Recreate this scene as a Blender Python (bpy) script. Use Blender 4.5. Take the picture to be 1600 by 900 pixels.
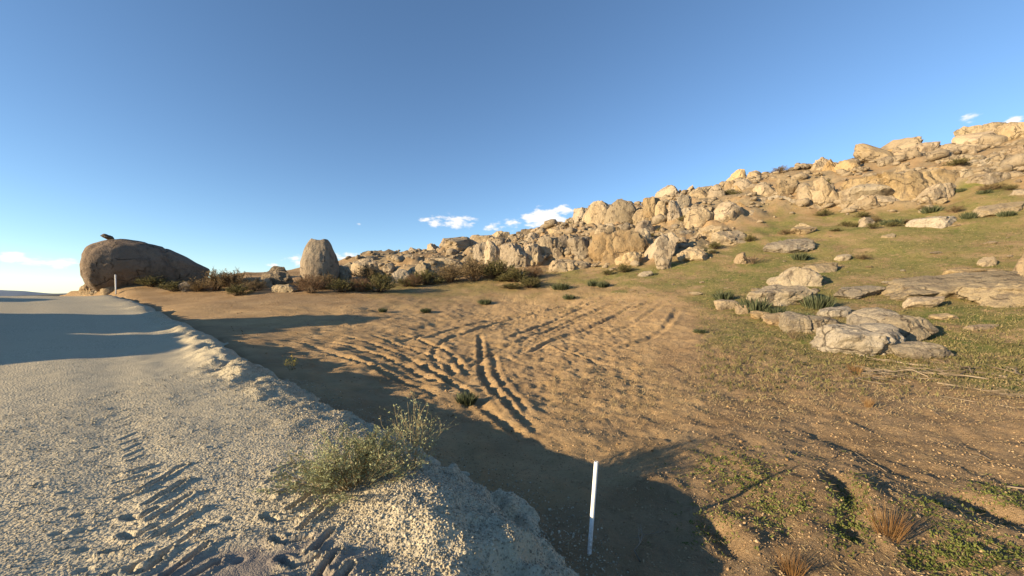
import bpy, math, random
import numpy as np
from math import radians, sin, cos, pi

# ------------------------------------------------------------------ scene, camera, world, sun
for o in list(bpy.data.objects):
    bpy.data.objects.remove(o)
SC = bpy.context.scene
COL = SC.collection
CAM_H = 1.6
F = 600.0            # focal length in pixels of the 1600 px wide photograph
HY = 462.0           # row of the horizon
cam = bpy.data.cameras.new("camera")
cam.sensor_width = 36.0
cam.lens = 36.0 * F / 1600.0
cam.shift_y = (HY - 450.0) / 1600.0
cam.clip_start = 0.05
cam.clip_end = 60000
camo = bpy.data.objects.new("camera", cam)
camo.location = (0, 0, CAM_H)
camo.rotation_euler = (radians(90), 0, 0)
COL.objects.link(camo)
SC.camera = camo

SUN_AZ = 242.0       # compass bearing of the sun, clockwise from +Y
SUN_EL = 12.4
SC.view_settings.view_transform = 'Standard'
SC.view_settings.look = 'None'
SC.view_settings.exposure = 1.18
SC.view_settings.gamma = 1.0
SC.cycles.use_denoising = True
SC.cycles.max_bounces = 5
SC.cycles.diffuse_bounces = 3
SC.cycles.transparent_max_bounces = 4

W = bpy.data.worlds.new("World")
SC.world = W
W.use_nodes = True
nt = W.node_tree
nt.nodes.clear()


def N(nt, kind, **kw):
    n = nt.nodes.new(kind)
    for k, v in kw.items():
        if k == 'ins':
            for i, val in v.items():
                n.inputs[i].default_value = val
        else:
            setattr(n, k, v)
    return n


def math_n(nt, op, a, b=None, c=None, clamp=False):
    n = nt.nodes.new('ShaderNodeMath')
    n.operation = op
    n.use_clamp = clamp
    for i, v in enumerate((a, b, c)):
        if v is None:
            continue
        if isinstance(v, (int, float)):
            n.inputs[i].default_value = v
        else:
            nt.links.new(v, n.inputs[i])
    return n.outputs[0]


def build_world():
    L = nt.links.new
    out = N(nt, 'ShaderNodeOutputWorld')
    bg = N(nt, 'ShaderNodeBackground')
    bg.inputs['Strength'].default_value = 0.102
    sky = N(nt, 'ShaderNodeTexSky')
    sky.sky_type = 'NISHITA'
    sky.sun_disc = False
    sky.sun_elevation = radians(SUN_EL)
    sky.sun_rotation = radians(SUN_AZ)
    sky.altitude = 1500
    sky.air_density = 1.0
    sky.dust_density = 0.0
    sky.ozone_density = 2.7
    tc = N(nt, 'ShaderNodeTexCoord')
    sep = N(nt, 'ShaderNodeSeparateXYZ')
    L(tc.outputs['Generated'], sep.inputs[0])
    x, y, z = sep.outputs
    az = math_n(nt, 'ARCTAN2', x, y)
    hor = math_n(nt, 'SQRT', math_n(nt, 'ADD', math_n(nt, 'MULTIPLY', x, x), math_n(nt, 'MULTIPLY', y, y)))
    el = math_n(nt, 'ARCTAN2', z, hor)

    def angles(px, py):
        u, v = (px - 800) / F, (HY - py) / F
        return math.atan2(u, 1), math.atan2(v, math.hypot(u, 1))
    # cumulus groups, each a soft ellipse of bearing and elevation: px, py, half-width, half-height, weight
    groups = [(706, 348, 40, 13, 1.0), (664, 343, 11, 6, .9), (800, 347, 34, 12, .75), (850, 342, 40, 18, 1.25), (880, 330, 20, 10, 1.0), (780, 354, 40, 9, .7),
              (465, 408, 28, 12, .9), (545, 402, 40, 10, .85), (60, 409, 85, 12, .8), (20, 400, 40, 9, .8),
              (1520, 183, 26, 9, .8), (1583, 192, 20, 11, 1.1), (1640, 180, 40, 14, 1.0), (-120, 405, 120, 12, .8), (1750, 190, 60, 20, .9),
              (560, 350, 6, 3, .5), (430, 415, 20, 6, .6)]
    tot = None
    for px, py, hw, hh, wt in groups:
        a0, e0 = angles(px, py)
        a1, _ = angles(px + hw, py)
        _, e1 = angles(px, py - hh)
        da = math_n(nt, 'DIVIDE', math_n(nt, 'SUBTRACT', az, a0), abs(a1 - a0))
        de = math_n(nt, 'DIVIDE', math_n(nt, 'SUBTRACT', el, e0), abs(e1 - e0))
        d2 = math_n(nt, 'ADD', math_n(nt, 'MULTIPLY', da, da), math_n(nt, 'MULTIPLY', de, de))
        g = math_n(nt, 'MULTIPLY', math_n(nt, 'EXPONENT', math_n(nt, 'MULTIPLY', d2, -0.9)), wt * .92)
        tot = g if tot is None else math_n(nt, 'MAXIMUM', tot, g)
    # a thin belt of the same clouds all round the horizon
    comb = N(nt, 'ShaderNodeCombineXYZ')
    L(az, comb.inputs[0])
    L(math_n(nt, 'MULTIPLY', el, 2.2), comb.inputs[1])
    nb = N(nt, 'ShaderNodeTexNoise', ins={'Scale': 5.0, 'Detail': 3.0})
    L(comb.outputs[0], nb.inputs['Vector'])
    belt = math_n(nt, 'EXPONENT', math_n(nt, 'MULTIPLY', math_n(nt, 'POWER', math_n(nt, 'DIVIDE', math_n(nt, 'SUBTRACT', el, 0.075), 0.03), 2.0), -1.0))
    side = math_n(nt, 'GREATER_THAN', math_n(nt, 'ABSOLUTE', az), 1.05)
    belt = math_n(nt, 'MULTIPLY', math_n(nt, 'MULTIPLY', belt, side), math_n(nt, 'MULTIPLY', math_n(nt, 'SUBTRACT', nb.outputs[0], 0.42, clamp=True), 5.0, clamp=True))
    tot = math_n(nt, 'MAXIMUM', tot, belt)
    nz = N(nt, 'ShaderNodeTexNoise', ins={'Scale': 26.0, 'Detail': 7.0, 'Roughness': 0.58})
    L(comb.outputs[0], nz.inputs['Vector'])
    v = math_n(nt, 'ADD', tot, math_n(nt, 'MULTIPLY', math_n(nt, 'SUBTRACT', nz.outputs[0], 0.5), 2.3))
    mask = N(nt, 'ShaderNodeMapRange', interpolation_type='SMOOTHSTEP')
    L(v, mask.inputs['Value'])
    mask.inputs['From Min'].default_value = 0.42
    mask.inputs['From Max'].default_value = 0.95
    gate = N(nt, 'ShaderNodeMapRange', interpolation_type='SMOOTHSTEP')
    L(tot, gate.inputs['Value'])
    gate.inputs['From Min'].default_value = 0.08
    gate.inputs['From Max'].default_value = 0.4
    m = math_n(nt, 'MULTIPLY', math_n(nt, 'MULTIPLY', mask.outputs[0], gate.outputs[0]), 0.9)
    hsv = N(nt, 'ShaderNodeHueSaturation')
    hsv.inputs['Saturation'].default_value = 1.02
    L(sky.outputs[0], hsv.inputs['Color'])
    mix = N(nt, 'ShaderNodeMix', data_type='RGBA')
    L(m, mix.inputs['Factor'])
    L(hsv.outputs[0], mix.inputs['A'])
    mix.inputs['B'].default_value = (5.2, 4.95, 4.7, 1)
    L(mix.outputs['Result'], bg.inputs['Color'])
    L(bg.outputs[0], out.inputs['Surface'])


build_world()

sun = bpy.data.lights.new("sun", 'SUN')
sun.energy = 5.0
sun.angle = radians(0.5)
sun.color = (1.0, 0.79, 0.50)
suno = bpy.data.objects.new("sun", sun)
_a, _e = radians(SUN_AZ), radians(SUN_EL)
TO_SUN = np.array([sin(_a) * cos(_e), cos(_a) * cos(_e), sin(_e)])
from mathutils import Vector, Matrix, Euler
suno.rotation_euler = Vector(-TO_SUN).to_track_quat('-Z', 'Y').to_euler()
suno.location = (-20, -10, 20)
COL.objects.link(suno)

# ------------------------------------------------------------------ numpy helpers


def _hash(ix, iy, iz, seed):
    with np.errstate(over='ignore'):
        h = (ix.astype(np.int64) * 374761393 + iy.astype(np.int64) * 668265263 + iz.astype(np.int64) * 2147483647 + seed * 974711) & 0xffffffff
        h = ((h ^ (h >> 13)) * 1274126177) & 0xffffffff
        h = ((h ^ (h >> 15)) * 2246822519) & 0xffffffff
        h = h ^ (h >> 16)
    return (h & 0xffffff) / float(0xffffff) * 2 - 1


def vnoise(x, y, z=None, seed=0):
    if z is None:
        z = np.zeros_like(x)
    fx, fy, fz = np.floor(x), np.floor(y), np.floor(z)
    ix, iy, iz = fx.astype(np.int64), fy.astype(np.int64), fz.astype(np.int64)
    u, v, w = x - fx, y - fy, z - fz
    u, v, w = (t * t * t * (t * (t * 6 - 15) + 10) for t in (u, v, w))
    r = 0
    flat = not np.any(w)
    for dz in ((0,) if flat else (0, 1)):
        wz = (1 - w) if dz == 0 else w
        for dy in (0, 1):
            wy = (1 - v) if dy == 0 else v
            for dx in (0, 1):
                wx = (1 - u) if dx == 0 else u
                r = r + wx * wy * wz * _hash(ix + dx, iy + dy, iz + dz, seed)
    return r


def fbm(x, y, z=None, seed=0, oct=4, lac=2.03, gain=0.5):
    a, s, r = 1.0, 1.0, 0
    for i in range(oct):
        r = r + a * vnoise(x * s, y * s, None if z is None else z * s, seed + i * 17)
        a *= gain
        s *= lac
    return r


def sstep(a, b, x):
    t = np.clip((x - a) / (b - a), 0, 1)
    return t * t * (3 - 2 * t)


# ------------------------------------------------------------------ the lie of the land
def P3(px, py, Z):
    return ((px - 800) / F * Z, Z, CAM_H - (py - HY) / F * Z)


ctrl = []
for px in (700, 850, 1000, 1200, 1400, 1600):
    ctrl += [P3(px, 880, F * 2.1 / 418), P3(px, 700, F * 2.1 / 238)]
ctrl += [P3(*p) for p in [
    (800, 600, 9.2), (800, 540, 14), (800, 500, 20), (800, 470, 25), (800, 445, 29), (800, 425, 33), (800, 385, 44),
    (1000, 600, 9.1), (1000, 540, 13.5), (1000, 500, 17.5), (1000, 470, 21.5), (1000, 435, 26.5), (1000, 405, 31), (1000, 340, 44),
    (1200, 600, 8.8), (1200, 545, 12.3), (1200, 500, 16), (1200, 460, 20), (1200, 425, 24.5), (1200, 390, 29), (1200, 340, 36), (1200, 285, 48),
    (1400, 620, 7.8), (1400, 560, 10.8), (1400, 510, 14), (1400, 460, 18), (1400, 400, 24), (1400, 330, 33), (1400, 255, 47),
    (1600, 620, 7.4), (1600, 560, 10), (1600, 500, 13), (1600, 440, 17), (1600, 380, 22), (1600, 300, 30), (1600, 215, 43),
    (600, 600, 8.7), (600, 540, 13.6), (600, 500, 18.5), (600, 475, 22.5), (600, 455, 26.5), (600, 430, 33), (600, 405, 45),
    (400, 520, 14.5), (400, 490, 18.5), (400, 468, 22), (400, 452, 26), (400, 437, 32),
    (300, 480, 19.5), (250, 462, 24), (200, 452, 27), (120, 458, 30)]]
ctrl += [(2, -5, -.5), (10, -5, -.45), (20, -10, 0), (-10, -10, -.5), (-25, 2, -.2), (-45, 15, .2), (-45, 40, .3), (-70, 60, -4), (-40, 60, 0.5),
         (-20, 80, 5), (10, 90, 12), (40, 80, 19), (70, 70, 24), (100, 45, 24), (30, 6, 2.2), (55, 8, 7), (90, 8, 13), (30, -12, 1.2), (60, -20, 4),
         (-60, -20, -2), (0, -40, -1), (-80, 10, -3), (-10, 130, 6), (60, 130, 20), (120, 110, 24), (140, 20, 18), (-60, 110, -6), (-30, -50, -2)]
ctrl += [(-2.2, 5.9, -.42), (-4.2, 8.4, -.24), (-6.6, 10.6, -.05), (-9.3, 13.3, .22), (-14.9, 18.2, .68), (-19.7, 22.1, 1.12), (-.1, 4.3, -.5)]
ctrl = np.array(ctrl, float)


def _phi(r2):
    return 0.5 * r2 * np.log(np.maximum(r2, 1e-9))


def _tps():
    n = len(ctrl)
    xy = ctrl[:, :2] / 10.0
    K = _phi(((xy[:, None] - xy[None]) ** 2).sum(-1)) + np.eye(n) * 0.004
    Pm = np.hstack([np.ones((n, 1)), xy])
    A = np.zeros((n + 3, n + 3))
    A[:n, :n] = K
    A[:n, n:] = Pm
    A[n:, :n] = Pm.T
    return np.linalg.solve(A, np.concatenate([ctrl[:, 2], np.zeros(3)])), xy


_cw, _cxy = _tps()


def base_h(x, y):
    x = np.asarray(x, float)
    y = np.asarray(y, float)
    sh = x.shape
    # beyond 120 m the sheet runs on level
    R = np.hypot(x, y)
    k = np.where(R > 120, 120 / np.maximum(R, 1e-6), 1.0)
    q = np.stack([(x * k).ravel(), (y * k).ravel()], 1) / 10.0
    out = np.empty(len(q))
    for i in range(0, len(q), 40000):
        s = q[i:i + 40000]
        out[i:i + 40000] = _phi(((s[:, None] - _cxy[None]) ** 2).sum(-1)) @ _cw[:-3] + _cw[-3] + s @ _cw[-2:]
    h = out.reshape(sh)
    far = sstep(115, 400, R)
    return h * (1 - far) + (-9.0) * far


# road: right-hand edge as a polyline in plan
EDGE = np.array([(60, -55), (20, -16.5), (5, -3.5), (.9, -.2), (-.02, 1.2), (-.2, 2.2), (-.2, 2.85), (-.35, 3.3), (-.95, 3.75), (-4.1, 6.9), (-10, 12.5), (-15.7, 17.1), (-20.5, 21), (-24.8, 24), (-30, 27.3), (-40, 32.5), (-60, 40), (-120, 55)], float)
_seg = EDGE[1:] - EDGE[:-1]
_sl = np.hypot(_seg[:, 0], _seg[:, 1])
_cum = np.concatenate([[0], np.cumsum(_sl)])
S0 = _cum[6]


def road_st(x, y):
    """arc length along the edge (0 at the mound) and signed distance, positive to the right of the road"""
    best = np.full(x.shape, 1e9)
    s = np.zeros(x.shape)
    t = np.zeros(x.shape)
    for i in range(len(_seg)):
        ax, ay = EDGE[i]
        ux, uy = _seg[i] / _sl[i]
        q = np.clip((x - ax) * ux + (y - ay) * uy, 0, _sl[i])
        dx, dy = x - (ax + ux * q), y - (ay + uy * q)
        d = np.hypot(dx, dy)
        sg = np.where(dx * uy - dy * ux > 0, 1.0, -1.0)
        m = d < best
        best = np.where(m, d, best)
        s = np.where(m, _cum[i] + q - S0, s)
        t = np.where(m, d * sg, t)
    return s, t


def road_z(s):
    return np.interp(s, [-80, 0, 5, 9, 14, 21.3, 27.5, 32.8, 36, 45, 70, 120], [0, 0, 0.02, .12, .38, .82, 1.25, 1.55, 1.55, 1.2, -1, -6])


ROAD_W = 7.5


def ground_smooth(x, y):
    s, t = road_st(x, y)
    g = base_h(x, y)
    rz = road_z(s)
    under = sstep(0.55, -0.1, t) * sstep(-ROAD_W - 3.5, -ROAD_W - 0.5, t)
    return np.where(under > 0, g * (1 - under) + np.minimum(g, rz - 0.45) * under, g)


def hit(px, py, fn=None):
    """world point of the ground seen at that place of the photograph"""
    fn = fn or ground_smooth
    Z = np.concatenate([np.arange(1.6, 12, .04), np.arange(12, 70, .1)])
    x = (px - 800) / F * Z
    zr = CAM_H - (py - HY) / F * Z
    d = zr - fn(x, Z)
    i = np.argmax(d < 0) if np.any(d < 0) else len(Z) - 1
    return np.array([x[i], Z[i], zr[i]])


def px_of(x, y, z):
    yy = np.maximum(y, .3)
    return 800 + F * x / yy, HY - F * (z - CAM_H) / yy


def in_poly(px, py, poly):
    c = np.zeros(px.shape, bool)
    n = len(poly)
    for i in range(n):
        x0, y0 = poly[i]
        x1, y1 = poly[(i + 1) % n]
        cond = ((y0 > py) != (y1 > py)) & (px < (x1 - x0) * (py - y0) / (y1 - y0 + 1e-9) + x0)
        c ^= cond
    return c


def poly_dist(x, y, pts):
    """distance to a polyline, signed side and arc position"""
    best = np.full(x.shape, 1e9)
    sd = np.zeros(x.shape)
    sa = np.zeros(x.shape)
    acc = 0
    for (ax, ay), (bx, by) in zip(pts[:-1], pts[1:]):
        L = math.hypot(bx - ax, by - ay) + 1e-9
        ux, uy = (bx - ax) / L, (by - ay) / L
        q = np.clip((x - ax) * ux + (y - ay) * uy, 0, L)
        dx, dy = x - ax - ux * q, y - ay - uy * q
        d = np.hypot(dx, dy)
        m = d < best
        best = np.where(m, d, best)
        sd = np.where(m, np.where(dx * uy - dy * ux > 0, d, -d), sd)
        sa = np.where(m, acc + q, sa)
        acc += L
    return best, sd, sa, acc


def smooth_line(pts, n=6):
    p = np.array(pts, float)
    out = []
    for i in range(len(p) - 1):
        p0, p1, p2, p3 = p[max(i - 1, 0)], p[i], p[i + 1], p[min(i + 2, len(p) - 1)]
        for k in range(n):
            t = k / n
            out.append(.5 * ((2 * p1) + (-p0 + p2) * t + (2 * p0 - 5 * p1 + 4 * p2 - p3) * t * t + (-p0 + 3 * p1 - 3 * p2 + p3) * t ** 3))
    out.append(p[-1])
    return np.array(out)


# wheel ruts in the sand, traced as ground lines: points, half-width, depth
RUTS = [
    ([(749, 522), (751, 552), (754, 585), (772, 612), (806, 643), (842, 671)], .12, .065),
    ([(769, 548), (778, 588), (806, 624), (838, 660)], .10, .04),
    ([(741, 622), (790, 662), (836, 697)], .12, .05),
    ([(500, 530), (560, 545), (610, 562), (662, 588), (711, 606)], .13, .07),
    ([(440, 527), (500, 545), (560, 566), (640, 600), (690, 622)], .13, .05),
    ([(575, 522), (640, 545), (690, 566), (712, 588)], .12, .07),
    ([(951, 461), (905, 482), (846, 510), (790, 530)], .16, .07),
    ([(975, 465), (940, 482), (890, 508), (820, 533), (775, 543)], .16, .06),
    ([(998, 472), (960, 495), (905, 520), (850, 538)], .16, .07),
    ([(1040, 470), (1000, 500), (945, 525)], .16, .05),
    ([(920, 468), (876, 490), (779, 509), (700, 530)], .16, .06),
    ([(870, 478), (800, 496), (720, 512), (660, 530)], .16, .06),
    ([(1060, 478), (1045, 505), (1015, 528), (960, 545)], .16, .06),
    ([(720, 520), (690, 535), (676, 556), (690, 580)], .12, .06),
    ([(670, 520), (640, 530), (600, 535), (560, 530)], .13, .06),
    ([(790, 545), (755, 560), (735, 575)], .1, .05),
    ([(520, 522), (580, 537), (628, 556), (672, 580)], .12, .06), ([(470, 540), (540, 560), (600, 585), (650, 606)], .12, .06), ([(610, 518), (655, 532), (700, 552), (735, 590)], .11, .06),
    ([(1020, 468), (985, 486), (930, 508), (870, 530), (820, 552)], .14, .07), ([(900, 470), (850, 488), (790, 503), (735, 520)], .14, .07), ([(960, 470), (910, 494), (850, 520), (800, 536)], .14, .07),
    ([(860, 540), (910, 560), (960, 572)], .1, .05), ([(760, 545), (800, 540), (850, 530)], .1, .06), ([(640, 560), (670, 575), (705, 598), (740, 622)], .12, .07),
]
GULLIES = [
    ([(1290, 742), (1318, 775), (1332, 815), (1335, 870)], .10, .16),
    ([(1480, 765), (1540, 795), (1610, 830)], .12, .14),
    ([(1092, 800), (1128, 838), (1150, 890)], .10, .12),
    ([(1205, 805), (1235, 850), (1260, 880)], .10, .06),
    ([(1310, 690), (1400, 735), (1470, 765)], .12, .05),
    ([(1430, 640), (1520, 690), (1610, 730)], .12, .05),
]
HUMPS = [(1270, 775, .45, .09), (1420, 800, .6, .07), (1200, 850, .5, .06), (800, 575, .5, .05), (560, 575, .5, .08), (620, 552, .4, .06), (690, 545, .5, .06),
         (1054, 826, .08, .05)]
rut_w = [(smooth_line([hit(*p)[:2] for p in l], 4), w, d) for l, w, d in RUTS]
gul_w = [(smooth_line([hit(*p)[:2] for p in l], 4), w, d) for l, w, d in GULLIES]
hump_w = [(hit(a, b)[:2], r, h) for a, b, r, h in HUMPS]


SAND_POLY = [(250, 478), (420, 474), (700, 474), (930, 454), (1060, 462), (1075, 515), (1010, 560), (1090, 620), (1090, 700), (930, 790), (760, 800), (600, 660), (430, 600), (330, 520)]
JUMBLE = [(545, 428), (545, 398), (640, 384), (740, 362), (800, 346), (890, 330), (930, 308), (1060, 298), (1160, 274), (1240, 262), (1300, 240), (1440, 222), (1560, 190), (1700, 160), (1700, 262),
          (1600, 275), (1500, 285), (1480, 315), (1340, 325), (1240, 322), (1190, 335), (1130, 372), (1100, 392), (1000, 400), (960, 408), (860, 412), (740, 412), (640, 428)]


def soft_poly(px, py, poly, blur, x, y, seed):
    j = fbm(x / 1.6, y / 1.6, seed=seed, oct=4)
    a = 0
    for dx, dy in ((0, 0), (1, 0), (-1, 0), (0, .6), (0, -.6)):
        a = a + in_poly(px + dx * blur + j * blur * 1.2, py + dy * blur + j * blur * .5, poly)
    return a / 5.0



def local(x, y, pts, pad):
    return (x > pts[:, 0].min() - pad) & (x < pts[:, 0].max() + pad) & (y > pts[:, 1].min() - pad) & (y < pts[:, 1].max() + pad)


def ground_h(x, y):
    g = ground_smooth(x, y)
    R = np.hypot(x, y)
    s, t = road_st(x, y)
    away = sstep(0.2, 1.2, t)
    g = g + away * (0.05 * fbm(x / 1.7, y / 1.7, seed=3, oct=3) + 0.028 * fbm(x / .36, y / .36, seed=5, oct=4, gain=.6) * sstep(40, 15, R))
    hill = sstep(22, 45, np.hypot(x * .6, y)) * sstep(400, 120, R)
    g = g + hill * (0.5 * fbm(x / 7, y / 7, seed=8, oct=3) + .25 * fbm(x / 2.5, y / 2.5, seed=9, oct=3))
    px, py = px_of(x, y, g)
    rk = soft_poly(px, py, JUMBLE, 8, x, y, 84) * (y > 20)
    m = rk > 0
    if m.any():
        g = g.copy()
        xm, ym = x[m], y[m]
        g[m] += rk[m] * (.55 * np.abs(fbm(xm / 1.9, ym / 1.9, seed=14, oct=3)) + .22 * np.abs(fbm(xm / .6, ym / .6, seed=15, oct=2)) - .05)
    # churned sand between the ruts
    churn = sstep(0, 25, np.minimum(np.minimum(px - 430, 1010 - px), np.minimum(py - 462, 650 - py)))
    m = (churn > 0) & (y > 4) & (t > .8)
    if m.any():
        g = g.copy()
        xm, ym = x[m], y[m]
        g[m] += churn[m] * (0.03 * (.5 - np.abs(fbm(xm / .6, ym / .6, seed=21, oct=4))) + .02 * fbm(xm / .2, ym / .2, seed=22, oct=2))
    for pts, w, dep in rut_w:
        m = local(x, y, pts, 1.0)
        if not m.any():
            continue
        d, sd, sa, L = poly_dist(x[m], y[m], pts)
        wob = 1 + .25 * vnoise(sa / .5, sa * 0 + 3.3, seed=31) + .2 * vnoise(x[m] / .15, y[m] / .15, seed=33)
        ends = sstep(0, .8, sa) * sstep(L, L - .8, sa)
        w = w * .8
        g[m] += ends * .9 * dep * wob * (-1.0 * np.exp(-(d / w) ** 4) + .5 * np.exp(-((np.abs(sd + .03) - 1.75 * w) / (.6 * w)) ** 2))
    for pts, w, dep in gul_w:
        m = local(x, y, pts, 1.2)
        if not m.any():
            continue
        d, sd, sa, L = poly_dist(x[m], y[m], pts)
        wob = 1 + .5 * vnoise(sa / .3, sa * 0 + 1.3, seed=41)
        ends = sstep(0, .3, sa) * sstep(L, L - .3, sa)
        g[m] += ends * .65 * dep * wob * (-np.exp(-(d / w) ** 2) + .5 * np.exp(-((sd + 2.0 * w) / (1.3 * w)) ** 2))
    for (cx, cy), r, h in hump_w:
        d2 = ((x - cx) ** 2 + (y - cy) ** 2) / r ** 2
        g = g + h * np.exp(-d2)
    return g


# tread marks pressed into the gravel road: lines of the photograph laid on the road plane
def road_pt(px, py, z=0.03):
    Z = F * (CAM_H - z) / (py - HY)
    return np.array([(px - 800) / F * Z, Z])


BARS = []
for a in [((224, 762), (286, 728)), ((230, 784), (288, 752)), ((236, 808), (296, 772)), ((244, 832), (308, 794)), ((256, 860), (310, 824)), ((260, 896), (326, 850)), ((290, 905), (338, 878)),
          ((196, 804), (218, 806), (244, 790)), ((192, 828), (210, 834), (248, 814)), ((164, 858), (208, 848)), ((204, 884), (222, 890), (260, 860)), ((168, 894), (224, 872)),
          ((186, 776), (216, 766)), ((184, 752), (226, 742)), ((200, 738), (240, 726)),
          ((438, 770), (478, 748)), ((452, 794), (498, 764)), ((470, 824), (516, 782)), ((486, 860), (520, 826)), ((496, 896), (528, 858)), ((512, 920), (548, 880)),
          ((404, 782), (424, 778)), ((412, 806), (432, 812), (468, 804)), ((426, 840), (442, 848), (482, 836)), ((438, 872), (460, 882), (500, 868)), ((430, 905), (470, 912), (510, 896)),
          ((420, 752), (452, 738)), ((430, 735), (462, 722))]:
    BARS.append((np.array([road_pt(*p) for p in a]), .019, .046))
for k in range(12):
    f = k / 11
    a = ((164 + 40 * f, 624 + 96 * f), (196 + 30 * f, 614 + 96 * f))
    BARS.append((np.array([road_pt(*p) for p in a]), .022, .014))
DENTS = [(358, 808), (364, 838), (374, 874), (106, 678), (107, 692), (102, 770), (100, 792), (125, 800), (127, 824), (130, 852), (129, 884), (90, 830), (60, 760), (150, 700), (330, 700)]


def road_h(x, y):
    s, t = road_st(x, y)
    z = road_z(s) + .03 * np.clip(1 - (t + ROAD_W / 2) ** 2 / 14, -2, 1)
    z = z + .012 * fbm(x / .8, y / .8, seed=51, oct=3) + .004 * fbm(x / .12, y / .12, seed=52, oct=2)
    # shallow wheel lanes along the road
    z = z - .02 * np.exp(-((t + 2.05) / .35) ** 2) - .02 * np.exp(-((t + 3.7) / .4) ** 2)
    # windrow of loose gravel along the edge, lumpy
    amp = .13 + .12 * fbm(s / 1.1, s * 0 + .5, seed=61, oct=2) + .15 * fbm(x / .34, y / .34, seed=62, oct=3)
    near = sstep(3.0, 8.0, s)
    z = z + np.clip(amp, .0, .4) * np.exp(-((t + .38) / .42) ** 2) * (0.08 + .72 * near) * sstep(36, 30, s)
    # the heap at the near end
    for cx, cy, rx, ry, h, ang in [(-.68, 2.9, .46, .38, .11, -45), (-1.0, 3.4, .45, .35, .04, -45), (.15, 2.4, .17, .12, .07, 20)]:
        ca, sa = cos(radians(ang)), sin(radians(ang))
        u = ((x - cx) * ca + (y - cy) * sa) / rx
        v = (-(x - cx) * sa + (y - cy) * ca) / ry
        z = z + h * np.exp(-(u * u + v * v) ** 1.4)
    heap = np.exp(-(((x + .5) / .9) ** 2 + ((y - 2.7) / .8) ** 2))
    z = z + heap * .032 * fbm(x / .26, y / .26, seed=66, oct=3)
    for pts, w, dep in BARS:
        m = local(x, y, pts, .3)
        if not m.any():
            continue
        d, sd, sa, L = poly_dist(x[m], y[m], pts)
        wob = 1 + .4 * vnoise(x[m] / .06, y[m] / .06, seed=71)
        z[m] += dep * wob * (-np.exp(-(d / w) ** 2) + .45 * np.exp(-((d - 1.9 * w) / (.8 * w)) ** 2))
    for p in DENTS:
        c = road_pt(*p)
        d2 = (x - c[0]) ** 2 + (y - c[1]) ** 2
        z = z - .022 * np.exp(-d2 / .024 ** 2) + .006 * np.exp(-((np.sqrt(d2) - .05) / .02) ** 2)
    # bank on the right, falling under the sand
    t = t + .16 * fbm(x / .55, y / .55, seed=67, oct=3) + .06 * fbm(x / .13, y / .13, seed=68, oct=2)
    fall = .76 * (t + np.sqrt(t * t + .03)) / 2
    z = z - np.where(t > -1.5, fall, 0) + sstep(-.1, .35, t) * .05 * fbm(x / .3, y / .3, seed=63, oct=3)
    fl = np.where(t < -ROAD_W, (-ROAD_W - t) * .5, 0)
    return z - fl


# ------------------------------------------------------------------ materials
def new_mat(name):
    m = bpy.data.materials.new(name)
    m.use_nodes = True
    t = m.node_tree
    for n in list(t.nodes):
        t.nodes.remove(n)
    o = N(t, 'ShaderNodeOutputMaterial')
    b = N(t, 'ShaderNodeBsdfPrincipled')
    b.inputs['Roughness'].default_value = .9
    b.inputs['Specular IOR Level'].default_value = .15
    t.links.new(b.outputs[0], o.inputs[0])
    return m, t, b


def mixc(t, fac, a, b, blend='MIX'):
    n = N(t, 'ShaderNodeMix', data_type='RGBA', blend_type=blend)
    for sock, v in (('Factor', fac), ('A', a), ('B', b)):
        if isinstance(v, (int, float)):
            n.inputs[sock].default_value = v
        elif isinstance(v, tuple):
            n.inputs[sock].default_value = (*v, 1)
        else:
            t.links.new(v, n.inputs[sock])
    return n.outputs['Result']


def noise(t, vec, scale, detail=4, rough=.55, lo=None, hi=None):
    n = N(t, 'ShaderNodeTexNoise', ins={'Scale': scale, 'Detail': detail, 'Roughness': rough})
    t.links.new(vec, n.inputs['Vector'])
    if lo is None:
        return n.outputs[0]
    r = N(t, 'ShaderNodeMapRange', interpolation_type='SMOOTHSTEP')
    t.links.new(n.outputs[0], r.inputs['Value'])
    r.inputs['From Min'].default_value = lo
    r.inputs['From Max'].default_value = hi
    return r.outputs[0]


def voro(t, vec, scale, feature='F1', out='Distance', rnd=1.0):
    n = N(t, 'ShaderNodeTexVoronoi', feature=feature)
    n.inputs['Scale'].default_value = scale
    n.inputs['Randomness'].default_value = rnd
    t.links.new(vec, n.inputs['Vector'])
    return n.outputs[out]


def bump(t, h, dist, strength=1.0, prev=None):
    n = N(t, 'ShaderNodeBump')
    n.inputs['Distance'].default_value = dist
    n.inputs['Strength'].default_value = strength
    t.links.new(h, n.inputs['Height'])
    if prev is not None:
        t.links.new(prev, n.inputs['Normal'])
    return n.outputs[0]


def attr(t, name, typ='GEOMETRY'):
    n = N(t, 'ShaderNodeAttribute', attribute_name=name, attribute_type=typ)
    return n.outputs['Fac']


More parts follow.
